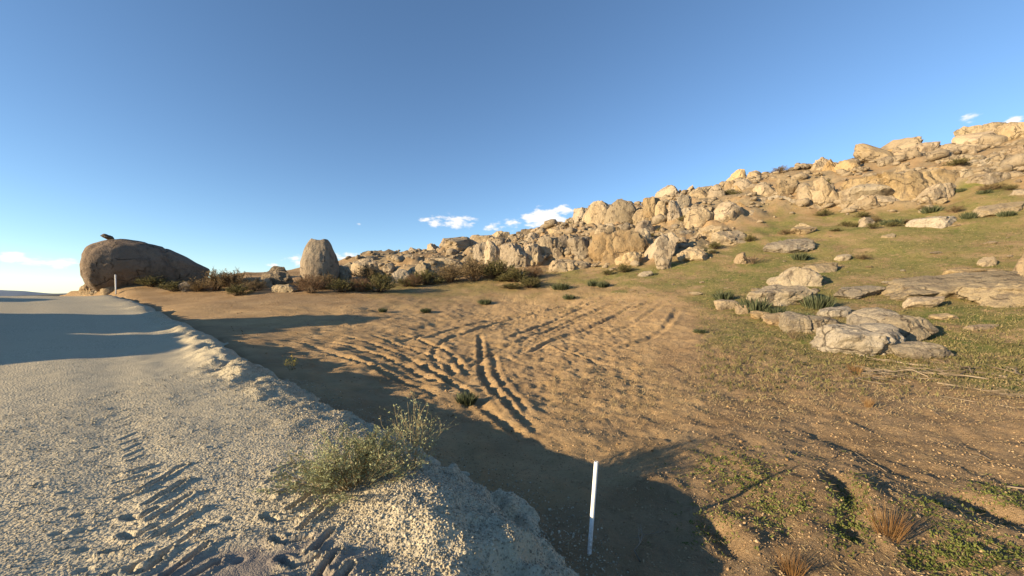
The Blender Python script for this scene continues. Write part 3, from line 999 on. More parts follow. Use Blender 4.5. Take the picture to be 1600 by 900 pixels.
ROCKS = [
    # under and beside the whale boulder
    (156, 182, 443, 461, 'round', 2, "rounded orange rock just left of the far white post"),
    (186, 207, 433, 449, 'block', 2, "small orange block under the whale-shaped boulder"),
    (126, 150, 438, 460, 'crag', 2, "crumbling tan rock under the whale boulder's left end"),
    (140, 162, 448, 464, 'crag', 1, "low broken stone at the far edge of the road"),
    (278, 306, 440, 456, 'round', 3, "dark half-hidden rock in brush right of the whale boulder"),
    # low pile between whale and egg
    (396, 466, 415, 448, 'crag', 3, "dark arched rock heap left of the egg-shaped boulder"),
    (412, 452, 425, 447, 'round', 1, "smooth grey rock tucked under the dark arched heap"),
    (425, 470, 439, 457, 'slab', 1, "flat grey slab lying at the foot of the arched heap"),
    (404, 426, 432, 450, 'round', 2, "small tan rock at the left of the arched heap"),
    (516, 562, 411, 440, 'crag', 1, "shaded rough rock right behind the egg-shaped boulder"),
    (548, 602, 401, 428, 'block', 0, "cracked tan boulder right of the egg-shaped boulder"),
    (565, 592, 398, 414, 'round', 1, "rounded boulder on the skyline right of the egg"),
    (611, 642, 420, 443, 'round', 0, "pale round boulder like a ball among the brush"),
    (632, 678, 410, 438, 'crag', 1, "grey rough rock right of the pale round boulder"),
    (603, 614, 391, 403, 'block', 0, "left one of two small standing stones on skyline"),
    (613, 624, 391, 403, 'block', 0, "right one of two small standing stones on skyline"),
    (624, 652, 396, 412, 'round', 1, "rounded rock below the two standing stones"),
    (650, 722, 398, 418, 'slab', 0, "long smooth brownish slab low on the hill's left part"),
    (688, 716, 371, 388, 'round', 2, "brown dome-shaped boulder on the left skyline"),
    (724, 749, 365, 386, 'block', 1, "dark-topped block on the skyline left of the wall"),
    (664, 690, 380, 396, 'crag', 1, "rough rock on the skyline left of the brown dome"),
    (712, 732, 374, 396, 'block', 0, "narrow tan block between brown dome and dark-topped block"),
    # the cracked wall
    (736, 764, 374, 412, 'block', 0, "leaning split slab at the left end of the cracked wall"),
    (756, 789, 370, 417, 'block', 0, "tall leaning slab next to the cracked wall"),
    (784, 822, 360, 419, 'block', 0, "tallest pale face of the cracked rock wall"),
    (817, 843, 359, 382, 'block', 0, "square cap block in the middle of the cracked wall"),
    (814, 842, 376, 414, 'block', 2, "recessed brown block in the middle of the cracked wall"),
    (837, 874, 361, 405, 'block', 0, "broad pale block at the right of the cracked wall"),
    (826, 848, 396, 414, 'crag', 1, "broken stone at the foot of the cracked wall"),
    (868, 892, 364, 392, 'crag', 3, "dark rough rock right of the cracked wall"),
    (770, 806, 358, 376, 'round', 1, "rounded boulder on top of the wall's left end"),
    (798, 852, 350, 366, 'crag', 3, "dark cap rocks along the top of the wall"),
    (862, 882, 387, 403, 'round', 0, "small pale rock right of the wall's foot"),
    (848, 918, 395, 424, 'slab', 0, "long slab sloping out from the wall onto grass"),
    (856, 882, 356, 370, 'round', 0, "pale boulder lying above the wall's right end"),
    (888, 926, 368, 402, 'round', 0, "cream boulder between wall and the big stained slab"),
    (926, 1008, 354, 404, 'slab', 2, "big brown-stained sloping slab in the hill's middle"),
    (930, 960, 350, 380, 'block', 0, "block on the upper left of the brown-stained slab"),
    (966, 1002, 388, 414, 'crag', 0, "jagged pale rock in front of the brown-stained slab"),
    (1012, 1060, 360, 404, 'block', 2, "big cut-faced block with a shaded right side"),
    (1024, 1048, 388, 421, 'crag', 0, "pointed rock in front of the cut-faced block"),
    (1062, 1102, 386, 410, 'crag', 0, "pale pyramid rock right of the cut-faced block"),
    (995, 1021, 422, 435, 'slab', 1, "low grey stone alone on the grass below the hill"),
    (990, 1016, 356, 384, 'round', 1, "grey rounded rock left of the cut-faced block"),
    # domes on the skyline
    (896, 920, 318, 352, 'block', 1, "left shoulder block of the dome outcrop"),
    (912, 954, 314, 353, 'round', 0, "big smooth dome of the skyline outcrop"),
    (948, 990, 311, 350, 'round', 1, "right dome of the skyline outcrop, darker crown"),
    (878, 902, 336, 352, 'crag', 1, "small rough rock left of the dome outcrop"),
    (986, 1012, 326, 350, 'round', 0, "rounded rock in the gap right of the dome outcrop"),
    (1006, 1034, 308, 348, 'block', 2, "left pillar of the vertically cracked outcrop"),
    (1026, 1048, 304, 350, 'block', 0, "second pillar of the vertically cracked outcrop"),
    (1043, 1064, 306, 350, 'block', 0, "third pillar of the vertically cracked outcrop"),
    (1058, 1078, 304, 336, 'block', 1, "shaded right pillar of the vertically cracked outcrop"),
    (1075, 1114, 292, 318, 'block', 0, "square-topped block on the skyline left of the twin domes"),
    (1108, 1134, 288, 316, 'round', 0, "rounded block left of the skyline's split dome"),
    (1130, 1158, 282, 304, 'round', 2, "left half of the split dome on the skyline"),
    (1146, 1180, 279, 303, 'round', 0, "right half of the split dome on the skyline"),
    (1109, 1160, 315, 352, 'round', 0, "large round boulder like a loaf below the split dome"),
    (1073, 1112, 322, 356, 'round', 0, "rounded boulder left of the loaf-like boulder"),
    (1064, 1086, 322, 346, 'block', 1, "small block between cracked outcrop and round boulders"),
    (1086, 1126, 348, 378, 'crag', 0, "broken rubble rock below the round boulders"),
    (1112, 1162, 357, 380, 'crag', 0, "jagged pale rubble at the grass edge"),
    (1058, 1090, 352, 374, 'crag', 1, "rough rock above the pale pyramid rock"),
    (1180, 1212, 284, 308, 'round', 0, "rounded skyline rock right of the split dome"),
    (1205, 1242, 281, 310, 'crag', 0, "knobbly boulder left of the orange cliff"),
    (1160, 1200, 300, 322, 'slab', 0, "low rock left of the knobbly boulder"),
    (1200, 1236, 303, 322, 'crag', 1, "grey rock under the knobbly boulder"),
    (1168, 1192, 327, 341, 'crag', 0, "small white-looking rock on the upper grass"),
    (1240, 1280, 286, 322, 'block', 2, "orange cliff-faced block at the left of the cave rocks"),
    (1268, 1312, 274, 322, 'crag', 0, "cliff rock with dark hollows like caves"),
    (1302, 1346, 276, 324, 'crag', 0, "pillar rock right of the cave hollows"),
    (1269, 1296, 245, 274, 'crag', 0, "tower-like rock standing on the skyline"),
    (1288, 1312, 247, 274, 'crag', 2, "second rock of the skyline tower"),
    (1308, 1338, 250, 274, 'round', 2, "orange rounded rock right of the skyline tower"),
    (1338, 1488, 243, 318, 'slab', 0, "huge pale dome slab high on the hill"),
    (1338, 1432, 292, 324, 'slab', 0, "long ledge below the huge dome slab"),
    (1422, 1490, 284, 318, 'block', 0, "blocky right foot of the huge dome slab"),
    (1364, 1408, 234, 256, 'slab', 2, "skyline slab above the huge dome slab"),
    (1396, 1440, 229, 252, 'block', 2, "tan block on the skyline above the dome slab"),
    (1434, 1468, 219, 244, 'block', 2, "brownish skyline block right of the tan block"),
    (1462, 1542, 215, 244, 'slab', 0, "long skyline slab with a cracked end"),
    (1506, 1556, 197, 226, 'round', 1, "rounded summit rock with bushes beside it"),
    (1562, 1640, 184, 226, 'round', 0, "smooth pale summit boulder at the right edge"),
    (1538, 1572, 209, 232, 'round', 2, "small rock under the summit boulders"),
    (1452, 1524, 240, 264, 'slab', 1, "grey flat slab below the long skyline slab"),
    (1508, 1584, 240, 266, 'slab', 1, "broad grey slab below the summit rocks"),
    (1554, 1640, 232, 262, 'slab', 0, "tan slab at the right edge below the summit"),
    (1468, 1502, 251, 276, 'crag', 0, "knobbly rock beside a bush under the grey slabs"),
    (1484, 1562, 257, 286, 'slab', 1, "wide stepped slab above the green patch"),
    (1522, 1572, 268, 294, 'round', 0, "rounded boulder at the edge of the green patch"),
    (1576, 1640, 284, 314, 'slab', 0, "slab at the right edge above the flat boulder"),
    (1521, 1600, 310, 344, 'slab', 1, "flat-topped boulder alone on the upper right grass"),
    (1424, 1498, 334, 362, 'slab', 1, "low grey slab among green tufts on the upper slope"),
    (1340, 1362, 338, 354, 'round', 0, "small pale rock beside the round bushes"),
    (1378, 1402, 364, 378, 'slab', 1, "small flat grey stone on the middle slope"),
    (1246, 1274, 348, 362, 'crag', 1, "small grey rock at the left of the upper slope"),
    (1192, 1274, 372, 402, 'slab', 1, "grey flat outcrop on the slope above the lone boulder"),
    (1230, 1272, 350, 370, 'slab', 0, "ribbed low rock above the grey flat outcrop"),
    (1146, 1168, 394, 414, 'crag', 2, "rust-footed rock hidden behind a dry bush"),
    # flat granite group in the grass
    (1199, 1278, 413, 452, 'block', 1, "lone boulder with dark charred right end"),
    (1258, 1312, 413, 428, 'slab', 1, "low ledge behind the charred-end boulder"),
    (1148, 1264, 446, 488, 'slab', 1, "broad low slab behind the dark green shrubs"),
    (1108, 1158, 467, 490, 'slab', 2, "flat tan stone at the left tip of the rock group"),
    (1148, 1178, 480, 495, 'slab', 2, "first small stone of the row before the shrubs"),
    (1170, 1202, 489, 502, 'slab', 2, "second small stone of the row before the shrubs"),
    (1190, 1238, 495, 509, 'slab', 2, "orange flat stone ending the row before the shrubs"),
    (1209, 1300, 495, 528, 'slab', 1, "flat slab behind the big front rock"),
    (1272, 1330, 484, 498, 'slab', 1, "thin grey ledge between shrubs and long rocks"),
    (1252, 1390, 507, 566, 'slab', 1, "big flat lichen-spotted rock at the front of the group"),
    (1313, 1410, 489, 538, 'round', 1, "long rounded rock leaning behind the front rock"),
    (1366, 1455, 496, 548, 'round', 1, "long narrow rock sloping down at the group's right"),
    (1391, 1470, 537, 567, 'slab', 1, "low grey stone beside the brushwood pile"),
    (1366, 1582, 435, 470, 'slab', 1, "widest flat slab lying in the right-hand grass"),
    (1512, 1680, 444, 478, 'slab', 1, "flat slab running out of the right edge"),
    (1288, 1384, 450, 467, 'slab', 1, "thin tan slab left of the widest slab"),
    (1408, 1472, 463, 490, 'slab', 0, "stone with a burnt stump beside the widest slab"),
    (1455, 1492, 492, 504, 'slab', 0, "small pale stone in the bare patch"),
    (1508, 1558, 509, 518, 'slab', 2, "lone orange flat stone in the green grass"),
    (1482, 1534, 418, 434, 'slab', 0, "low stone above the widest slab"),
    (1524, 1556, 405, 420, 'slab', 0, "pale little stone upper right in the grass"),
    (1586, 1660, 378, 437, 'round', 2, "tall orange boulder cut by the right edge"),
    (1302, 1334, 397, 409, 'slab', 1, "low flat stone in the grass behind the charred boulder"),
]
def lay_slab(label, x0, x1, y0, y1, mat, style='slab', seed=None):
    """a flat rock lying parallel to the slope, its far and near rims at rows y0 and y1"""
    seed = seed or int(x0 * 7 + y0 * 13 + x1)
    cx = (x0 + x1) / 2
    a, b_ = hit(cx, y1), hit(cx, y0 + .30 * (y1 - y0))
    c = (a + b_) / 2
    hx = (x1 - x0) / 2 / F * c[1]
    hx *= 1.0 if y0 > 480 else .94
    hy = min(max(np.hypot(*(b_ - a)[:2]) / 2, .3 * hx), .8 * hx if y0 > 480 else .62 * hx)
    hz = min(.50 * min(hx, hy) + .2, (y1 - y0) / F * c[1] * .8)
    e = .5
    g0 = ground_smooth(np.array([c[0], c[0] + e, c[0]]), np.array([c[1], c[1], c[1] + e]))
    nrm = Vector((-(g0[1] - g0[0]) / e, -(g0[2] - g0[0]) / e, 1)).normalized()
    ang = math.atan2(c[0], c[1]) * .5
    rot = (nrm.to_track_quat('Z', 'Y').to_matrix() @ Matrix.Rotation(0, 3, 'Z')).to_euler()
    me = rock_mesh(seed, hx, hy, hz, style, 5 if x1 - x0 > 60 else 4, GR[mat], cracks=2 if x1 - x0 > 80 else 0)
    q = nrm.to_track_quat('Z', 'X')
    xa = Vector((1, 0, 0)) - nrm * nrm.x
    xa.normalize()
    M = Matrix((xa, nrm.cross(xa), nrm)).transposed()
    tag(add("flat_boulder", me, None, (c[0], c[1], g0[0] + hz * (.36 if y0 > 440 else .22)), M.to_euler()), label, 'boulder')


for x0, x1, y0, y1, st, mt, lab in ROCKS:
    if y1 > 330 and x0 > 990 and (st == 'slab' or (x0 > 1300 and y0 > 480)):
        lay_slab(lab, x0, x1, y0, y1, mt, st)
        continue
    if x0 > 540 and y1 < 425:
        gx_ = (x1 - x0) * .10
        x0, x1 = x0 - gx_, x1 + gx_
        if st == 'round' and int(x0) % 3 and not any(q in lab for q in ('dome', 'round boulder', 'loaf')):
            st = 'block'
    slab = st == 'slab'
    wpx = x1 - x0
    stand_rock("boulder", lab, x0, x1, y0, y1, st, mt, depth=.5 if slab and wpx > 60 else .7, bury=.6 if slab else .5, cracks=(2 if wpx > 60 else 1) if st in ('block', 'slab') and wpx > 30 else 0)

# boulders across the road, outside the picture, whose long shadow lies over road and sand
for i, (x, y, hx, hy, hz, zt, lab) in enumerate([(-23.5, 10.2, 3.4, 2.6, 3.2, 4.7, "large boulder beyond the road's far side, casting the long shadow"), (-21.0, 5.0, 3.6, 3.4, 2.7, 3.3, "rounded boulder beyond the road casting the nearest wide shadow"),
                                                (-22.6, 7.9, 2.0, 2.0, 2.4, 3.6, "tall boulder beyond the road between two other shadow-casting boulders"), (-29, 16.5, 2.2, 2.0, 1.6, 3.0, "low boulder beyond the road casting the farthest thin shadow")]):
    me = rock_mesh(900 + i, hx, hy, hz, 'round', 4, GR[1])
    tag(add("roadside_boulder", me, None, (x, y, zt - hz), (0, 0, .4 * i)), lab, 'boulder')

NAMED = [(150 + 70, 414, "whale-shaped boulder"), (498, 410, "egg-shaped boulder")] + [((a + b) / 2, (c + d) / 2, l) for a, b, c, d, _, _, l in ROCKS]
_used = set()


def which(px, py, what):
    """a label that says which one: its look and what it lies beside"""
    for nx, ny, l in sorted(NAMED, key=lambda q: (q[0] - px) ** 2 + (1.5 * (q[1] - py)) ** 2)[:40]:
        dx, dy = px - nx, py - ny
        rel = ("right of" if dx > 0 else "left of") if abs(dx) > abs(dy) * 1.1 else ("below" if dy > 0 else "above")
        lab = f"{what} {rel} the {l}"
        if len(lab.split()) <= 16 and lab not in _used:
            _used.add(lab)
            return lab
    return None


def size_word(wpx):
    return "tiny" if wpx < 12 else "small" if wpx < 22 else "middle-sized" if wpx < 36 else "large"


# the rest of the jumble: shared meshes, one object each
POOL = [rock_mesh(300 + i, 1, .85, .75, ('crag', 'block', 'crag', 'block', 'round', 'crag', 'block')[i % 7], 4, GR[(0, 0, 1, 2, 1, 0, 2)[i % 7]]) for i in range(14)]
rng = np.random.default_rng(12)
nfill = 0
AREAS = [(0, 760, "small boulder in the low rocky left end of the hill", "rocks at the hill's left end"), (760, 1010, "small boulder among the rocks around the cracked wall and domes", "rocks around the cracked wall"),
         (1010, 1250, "small boulder in the rubble below the skyline pillars", "rubble below the skyline pillars"), (1250, 9000, "small boulder among the slabs near the summit", "rocks near the summit")]
tries = 0
while nfill < 230 and tries < 60000:
    tries += 1
    y = rng.uniform(26, 62)
    x = rng.uniform(-.5, 1.55) * y
    z = float(ground_smooth(np.array([x]), np.array([y]))[0])
    px, py = 800 + F * x / y, HY - F * (z - CAM_H) / y
    if not in_poly(np.array([px]), np.array([py]), JUMBLE)[0]:
        continue
    if rng.random() > (.8 if px < 1250 else .75):
        continue
    r = float(np.clip(rng.lognormal(-.62, .65), .22, 2.2)) * (1.0 if px < 1200 else 1.2) * y / 40
    pi_ = int(rng.integers(14))
    o = add("rubble_boulder", POOL[pi_], None, (x, y, z + r * rng.uniform(.05, .35)), (rng.uniform(-.4, .4), rng.uniform(-.4, .4), rng.uniform(0, 6.3)),
            (r * rng.uniform(.7, 1.5), r * rng.uniform(.8, 1.2), r * rng.uniform(.6, 1.15)))
    for a, b_, lab, grp in AREAS:
        if a <= px < b_:
            look = size_word(2 * r * F / y) + " " + ("tan", "tan", "grey", "orange", "grey", "tan", "orange")[pi_ % 7] + " " + ("jagged rock", "block", "rough rock", "square rock", "rounded rock", "craggy rock", "blocky rock")[pi_ % 7]
            tag(o, which(px, py, look) or lab, 'boulder', grp)
    nfill += 1
# the small rubble between them
rub = Soup()
RV = [(np.array([v.co[:] for v in m.vertices]), np.array([p_.vertices[:] for p_ in m.polygons])) for m in (rock_mesh(400 + i, 1, .85, .75, ('crag', 'block')[i % 2], 2) for i in range(8))]
k = 0
while k < 2200:
    yy = rng.uniform(25, 62, 4000)
    xx = rng.uniform(-.5, 1.55, 4000) * yy
    zz = ground_smooth(xx, yy)
    pxx, pyy = px_of(xx, yy, zz)
    okk = in_poly(pxx + rng.normal(0, 8, 4000), pyy - np.abs(rng.normal(0, 9, 4000)), JUMBLE) & (pxx < 1660)
    for x, y in zip(xx[okk], yy[okk]):
        V, Fr = RV[rng.integers(8)]
        r = float(np.clip(rng.lognormal(-1.6, .55), .08, .8)) * y / 40 * (1.0 if x / y < .75 else 1.5)
        a = rng.uniform(0, 6.3)
        ca, sa = cos(a), sin(a)
        q = V * np.array([r * 1.1, r, r * rng.uniform(.7, 1.1)])
        q = np.stack([q[:, 0] * ca - q[:, 1] * sa, q[:, 0] * sa + q[:, 1] * ca, q[:, 2]], 1)
        rub.add(q + np.array([x, y, float(ground_h(np.array([x]), np.array([y]))[0]) + r * .25]) if False else q + np.array([x, y, 0]), Fr)
        rub.cs = getattr(rub, 'cs', []) + [(x, y, r * .3, len(V))]
        k += 1
        if k >= 2200:
            break
cs = np.array(rub.cs)
hz_ = ground_h(cs[:, 0], cs[:, 1]) + cs[:, 2]
for i_ in range(len(rub.V)):
    rub.V[i_][:, 2] += hz_[i_]
tag(add("hillside_rubble", rub.mesh("hillside_rubble", GR[0], True)), "broken rubble filling the gaps between the hillside boulders", 'rubble', kind='stuff')
# loose stones on the grassy slope
for k in range(70):
    px, py = rng.uniform(880, 1600), rng.uniform(300, 470)
    if py < 455 - (px - 850) * .19 or in_poly(np.array([px]), np.array([py]), JUMBLE)[0]:
        continue
    p = hit(px, py)
    r = rng.uniform(.08, .3)
    pi_ = int(rng.integers(14))
    lab = which(px, py, ("small", "little", "low")[k % 3] + " loose " + ("tan", "tan", "grey", "orange", "grey", "tan", "orange")[pi_ % 7] + " stone in the grass") or "small loose stone lying on the grassy slope"
    tag(add("loose_stone", POOL[pi_], None, (p[0], p[1], p[2] + r * .15), (0, 0, rng.uniform(0, 6.3)), (r * 1.3, r, r * .6)), lab, 'stone', "loose stones on the slope")

# ------------------------------------------------------------------ plants


def tube(S, pts, r0, r1, sides=3):
    pts = np.asarray(pts, float)
    n = len(pts)
    V = []
    for i in range(n):
        d = pts[min(i + 1, n - 1)] - pts[max(i - 1, 0)]
        d /= np.linalg.norm(d) + 1e-9
        u = np.cross(d, (0.3, .2, 1.0) if abs(d[2]) < .9 else (1, 0, 0))
        u /= np.linalg.norm(u) + 1e-9
        v = np.cross(d, u)
        r = r0 + (r1 - r0) * i / (n - 1)
        for k in range(sides):
            a = 2 * pi * k / sides
            V.append(pts[i] + r * (cos(a) * u + sin(a) * v))
    Fc = []
    for i in range(n - 1):
        for k in range(sides):
            a, b = i * sides + k, i * sides + (k + 1) % sides
            Fc.append((a, b, b + sides, a + sides))
    S.add(np.array(V), Fc)


def leaf(S, p, d, L, w, r_):
    d = d / (np.linalg.norm(d) + 1e-9)
    u = np.cross(d, np.array([r_.gauss(0, 1), r_.gauss(0, 1), r_.gauss(0, 1)]))
    u /= np.linalg.norm(u) + 1e-9
    S.add(np.array([p, p + d * L * .5 + u * w, p + d * L, p + d * L * .5 - u * w]), [(0, 1, 2, 3)])


def rv(r_, s=1.0):
    return np.array([r_.gauss(0, s), r_.gauss(0, s), r_.gauss(0, s)])


def shrub(seed, R, H, nst, nleaf, L, w, stem_r=.006, droop=.1, upright=.5, twigs=3, bare=.3):
    """stems and leaves of a bush, R radius, H height"""
    r_ = random.Random(seed)
    st, lv = Soup(), Soup()
    ends = []
    for i in range(nst):
        a = r_.uniform(0, 2 * pi)
        out = R * math.sqrt(r_.random()) * (1.0 if r_.random() < .7 else .6)
        hh = H * (1 - .55 * (out / R) ** 2) * r_.uniform(.65, 1.08)
        b = np.array([cos(a), sin(a), 0]) * out * .18
        tip = np.array([cos(a) * out, sin(a) * out, hh])
        mid = b * .5 + tip * .5 + np.array([-cos(a), -sin(a), 0]) * out * .15 * upright + rv(r_, .04 * H)
        mid[2] = hh * .55
        pts = []
        for k in range(5):
            t = k / 4
            pts.append((1 - t) ** 2 * b + 2 * t * (1 - t) * mid + t * t * tip)
        pts = np.array(pts)
        tube(st, pts, stem_r, stem_r * .35)
        for j in range(twigs):
            t = r_.uniform(bare, .95)
            q = (1 - t) ** 2 * b + 2 * t * (1 - t) * mid + t * t * tip
            d = (tip - b)
            d = d / np.linalg.norm(d) + rv(r_, .55)
            d[2] = abs(d[2]) * .8 + .1
            e = q + d / np.linalg.norm(d) * H * r_.uniform(.14, .32)
            tube(st, np.array([q, (q + e) / 2 + rv(r_, .01), e]), stem_r * .5, stem_r * .2)
            ends.append((q, e))
        ends.append((pts[2], tip))
    for i in range(nleaf):
        q, e = ends[r_.randrange(len(ends))]
        t = r_.uniform(.1, 1.05)
        d = (e - q) / (np.linalg.norm(e - q) + 1e-9) * .7 + rv(r_, .6)
        leaf(lv, q + (e - q) * t + rv(r_, .008), d, L * r_.uniform(.6, 1.3), w * r_.uniform(.7, 1.2), r_)
    return st, lv


def blades(seed, n, L, w, spread, base_r, lean=.0, seg=2, up=.25):
    r_ = random.Random(seed)
    S = Soup()
    for i in range(n):
        a = r_.uniform(0, 2 * pi)
        tilt = spread * math.sqrt(r_.random())
        d = np.array([cos(a) * sin(tilt), sin(a) * sin(tilt), cos(tilt)])
        l = L * r_.uniform(.6, 1.1)
        b = np.array([cos(a), sin(a), 0]) * base_r * r_.random() + np.array([0, 0, -.02])
        u = np.cross(d, rv(r_))
        u /= np.linalg.norm(u)
        m = b + d * l * .5
        t = b + d * l + np.array([0, 0, -lean * l * sin(tilt)])
        S.add(np.array([b + u * w * .6, b - u * w * .6, m - u * w, m + u * w, t]), [(0, 1, 2, 3)])
        S.add(np.array([m - u * w, t, t, m + u * w])[[0, 1, 3]].repeat(1, 0), [(0, 1, 2, 2)]) if False else S.add(np.array([m + u * w, m - u * w, t + u * w * .1, t - u * w * .1]), [(0, 1, 3, 2)])
    return S


def put_shrub(name, label, px, py, wpx, pool, cat='bush', group=None, sq=1.0, onroad=False, rz=None, at=None):
    """pool: list of (stem mesh, leaf mesh, R)"""
    p = hit(px, py) if at is None else np.array(at, float)
    z = ztop(p[0], p[1])
    st, lf, R = pool[int(px * 3 + py) % len(pool)]
    k = wpx / F * p[1] / 2 / R
    rot = (0, 0, (px * .37) % 6.28 if rz is None else rz)
    if st is not None:
        o = add(name, None, None, (p[0], p[1], z - .03), rot, (k, k, k * sq))
        add("branches", st, o)
        add("foliage", lf, o)
    else:
        o = add(name, lf, None, (p[0], p[1], z - .02), rot, (k, k, k * sq))
    tag(o, label, cat, group)
    return o


def pool_shrub(n, seed, R, H, nst, nleaf, L, w, ms, ml, **kw):
    out = []
    for i in range(n):
        s, l = shrub(seed + i, R, H, nst, nleaf, L, w, **kw)
        out.append((s.mesh("branches", ms), l.mesh("foliage", ml), R))
    return out


P_BROWN = pool_shrub(3, 1000, 1.0, 1.2, 90, 3200, .085, .014, M_STEM, M_BROWN, stem_r=.010, upright=.8)
P_OLIVE = pool_shrub(3, 1100, 1.0, 1.1, 80, 3800, .085, .016, M_DARKSTEM, M_OLIVE, stem_r=.010, upright=.6)
P_RED = pool_shrub(2, 1200, 1.0, 1.5, 110, 2600, .10, .012, M_STEM, M_RED, stem_r=.009, upright=.3)
P_BARE = pool_shrub(2, 1300, 1.0, 1.2, 40, 120, .05, .008, M_STEM, M_BROWN, stem_r=.011, upright=.5, twigs=5)
P_YUC = [(None, blades(1400 + i, 320, .62, .03, .95, .62).mesh("foliage", M_GREEN), 1.0) for i in range(3)]
P_RUST = [(None, blades(1450 + i, 150, 1.5, .0075, .48, .3).mesh("foliage", M_RUST), .7) for i in range(2)]

BRUSH = [
    (120, 447, 34, P_BARE, .55, "bare dark bush sticking out left of the whale boulder"),
    (238, 452, 62, P_OLIVE, .8, "dark brush at the foot of the whale boulder"),
    (272, 455, 60, P_OLIVE, .8, "olive bush before the whale boulder's tail"),
    (308, 456, 60, P_BROWN, .75, "dry brown bush at the tip of the whale boulder"),
    (338, 455, 62, P_BROWN, .95, "brown brush with grassy top left of the arched heap"),
    (368, 453, 56, P_BROWN, 1.0, "tall dry brush right of the whale boulder"),
    (372, 461, 44, P_OLIVE, .8, "yellow-green bush in front of the brown brush"),
    (398, 456, 40, P_BROWN, .8, "small brown bush left of the arched heap"),
    (486, 458, 46, P_RED, 1.0, "reddish upright bush in front of the egg boulder"),
    (512, 452, 40, P_BROWN, 1.1, "grey-brown bush at the egg boulder's right foot"),
    (535, 457, 50, P_OLIVE, .8, "olive bush right of the reddish bush"),
    (566, 456, 44, P_RED, .8, "rusty dark bush between two olive bushes"),
    (592, 457, 52, P_OLIVE, 1.05, "rounded yellow-green bush in the brush row"),
    (575, 440, 50, P_BROWN, .9, "dark brush below the cracked tan boulder"),
    (634, 447, 36, P_OLIVE, .8, "low bush right before the pale round boulder"),
    (668, 442, 56, P_OLIVE, .8, "olive bush at the left of the long brush clump"),
    (704, 441, 60, P_BROWN, .9, "grey-brown bush in the long brush clump"),
    (742, 440, 66, P_BROWN, 1.0, "largest twiggy bush under the leaning slabs"),
    (776, 438, 62, P_OLIVE, 1.0, "thick bush under the tall pale wall face"),
    (806, 442, 52, P_OLIVE, .9, "yellowish bush at the right of the brush clump"),
    (828, 450, 46, P_OLIVE, .75, "lower bush ending the long brush clump"),
    (798, 452, 40, P_OLIVE, .45, "low green tuft before the brush clump"),
    (1176, 412, 40, P_BARE, .8, "grey twiggy bush above the rust-footed rock"),
    (975, 424, 30, P_OLIVE, .9, "green bush left of the low grey stone"),
    (950, 428, 22, P_OLIVE, .9, "small bush on the grass below the jagged pale rock"),
    (1120, 372, 26, P_OLIVE, .7, "small green bush at the rubble edge"),
    (1140, 310, 34, P_OLIVE, .8, "dark bush in the gap below the split dome"),
    (1220, 280, 30, P_BROWN, .6, "low brown bush on the skyline"),
    (1229, 277, 14, P_OLIVE, 1.5, "dark green round bush standing on the skyline"),
    (904, 352, 34, P_OLIVE, .6, "dark bush under the left dome"),
    (1496, 272, 36, P_OLIVE, .7, "dark bush among the slabs under the summit"),
    (1592, 262, 44, P_BARE, .7, "bare grey bush at the right edge on the slabs"),
    (1348, 338, 24, P_OLIVE, .9, "round olive bush on the upper slope"),
    (1322, 348, 22, P_OLIVE, .8, "small olive bush left of the round bush"),
    (1335, 351, 18, P_OLIVE, .8, "smaller green bush below the round bush"),
    (1306, 364, 20, P_OLIVE, .5, "flat olive bush alone on the upper slope"),
    (1365, 346, 22, P_BROWN, .8, "brownish bush right of the small pale rock"),
    (1492, 336, 26, P_BROWN, .8, "dry brown bush left of the flat-topped boulder"),
    (1552, 298, 32, P_BROWN, .6, "tan bush below the rounded boulder"),
    (1452, 302, 20, P_OLIVE, .6, "bush growing in the dome slab's crack"),
    (1348, 405, 26, P_BROWN, .6, "dry bush in the grass above the thin slab"),
    (1240, 532, 26, P_BARE, 1.3, "leafless twiggy bush left of the front rock"),
    (1550, 214, 20, P_OLIVE, .6, "bush on the summit between the boulders"),
]
for px, py, w, pool, sq, lab in BRUSH:
    put_shrub("brush_bush", lab, px, py, w * (1.1 if px > 330 else .9), pool, sq=sq * (.82 if px > 330 else .65))
for k in range(20):
    px = rng.uniform(335, 660) if k < 13 else rng.uniform(650, 840)
    py = rng.uniform(440, 456) if px < 650 else rng.uniform(428, 444)
    pool = (P_BROWN, P_OLIVE, P_BROWN, P_RED)[k % 4]
    lab = which(px, py, ("dry brown bush", "dark olive bush", "grey-brown bush", "reddish bush")[k % 4]) or "dry bush in the brush row"
    put_shrub("brush_bush", lab, px, py, rng.uniform(24, 42), pool, sq=rng.uniform(.5, .85), group="brush along the foot of the hill")
for k in range(26):
    px = rng.uniform(860, 1590)
    sky_y = float(np.interp(px, [860, 930, 1060, 1240, 1440, 1600], [350, 322, 310, 278, 240, 200]))
    py = sky_y + rng.uniform(18, 110 if px > 1100 else 60)
    lab = which(px, py, ("little dark bush", "small olive bush", "little dry bush")[k % 3]) or "small bush among the hillside rocks"
    put_shrub("brush_bush", lab, px, py, rng.uniform(13, 26), (P_OLIVE, P_OLIVE, P_BROWN)[k % 3], sq=rng.uniform(.6, .9), group="small bushes among the hillside rocks")
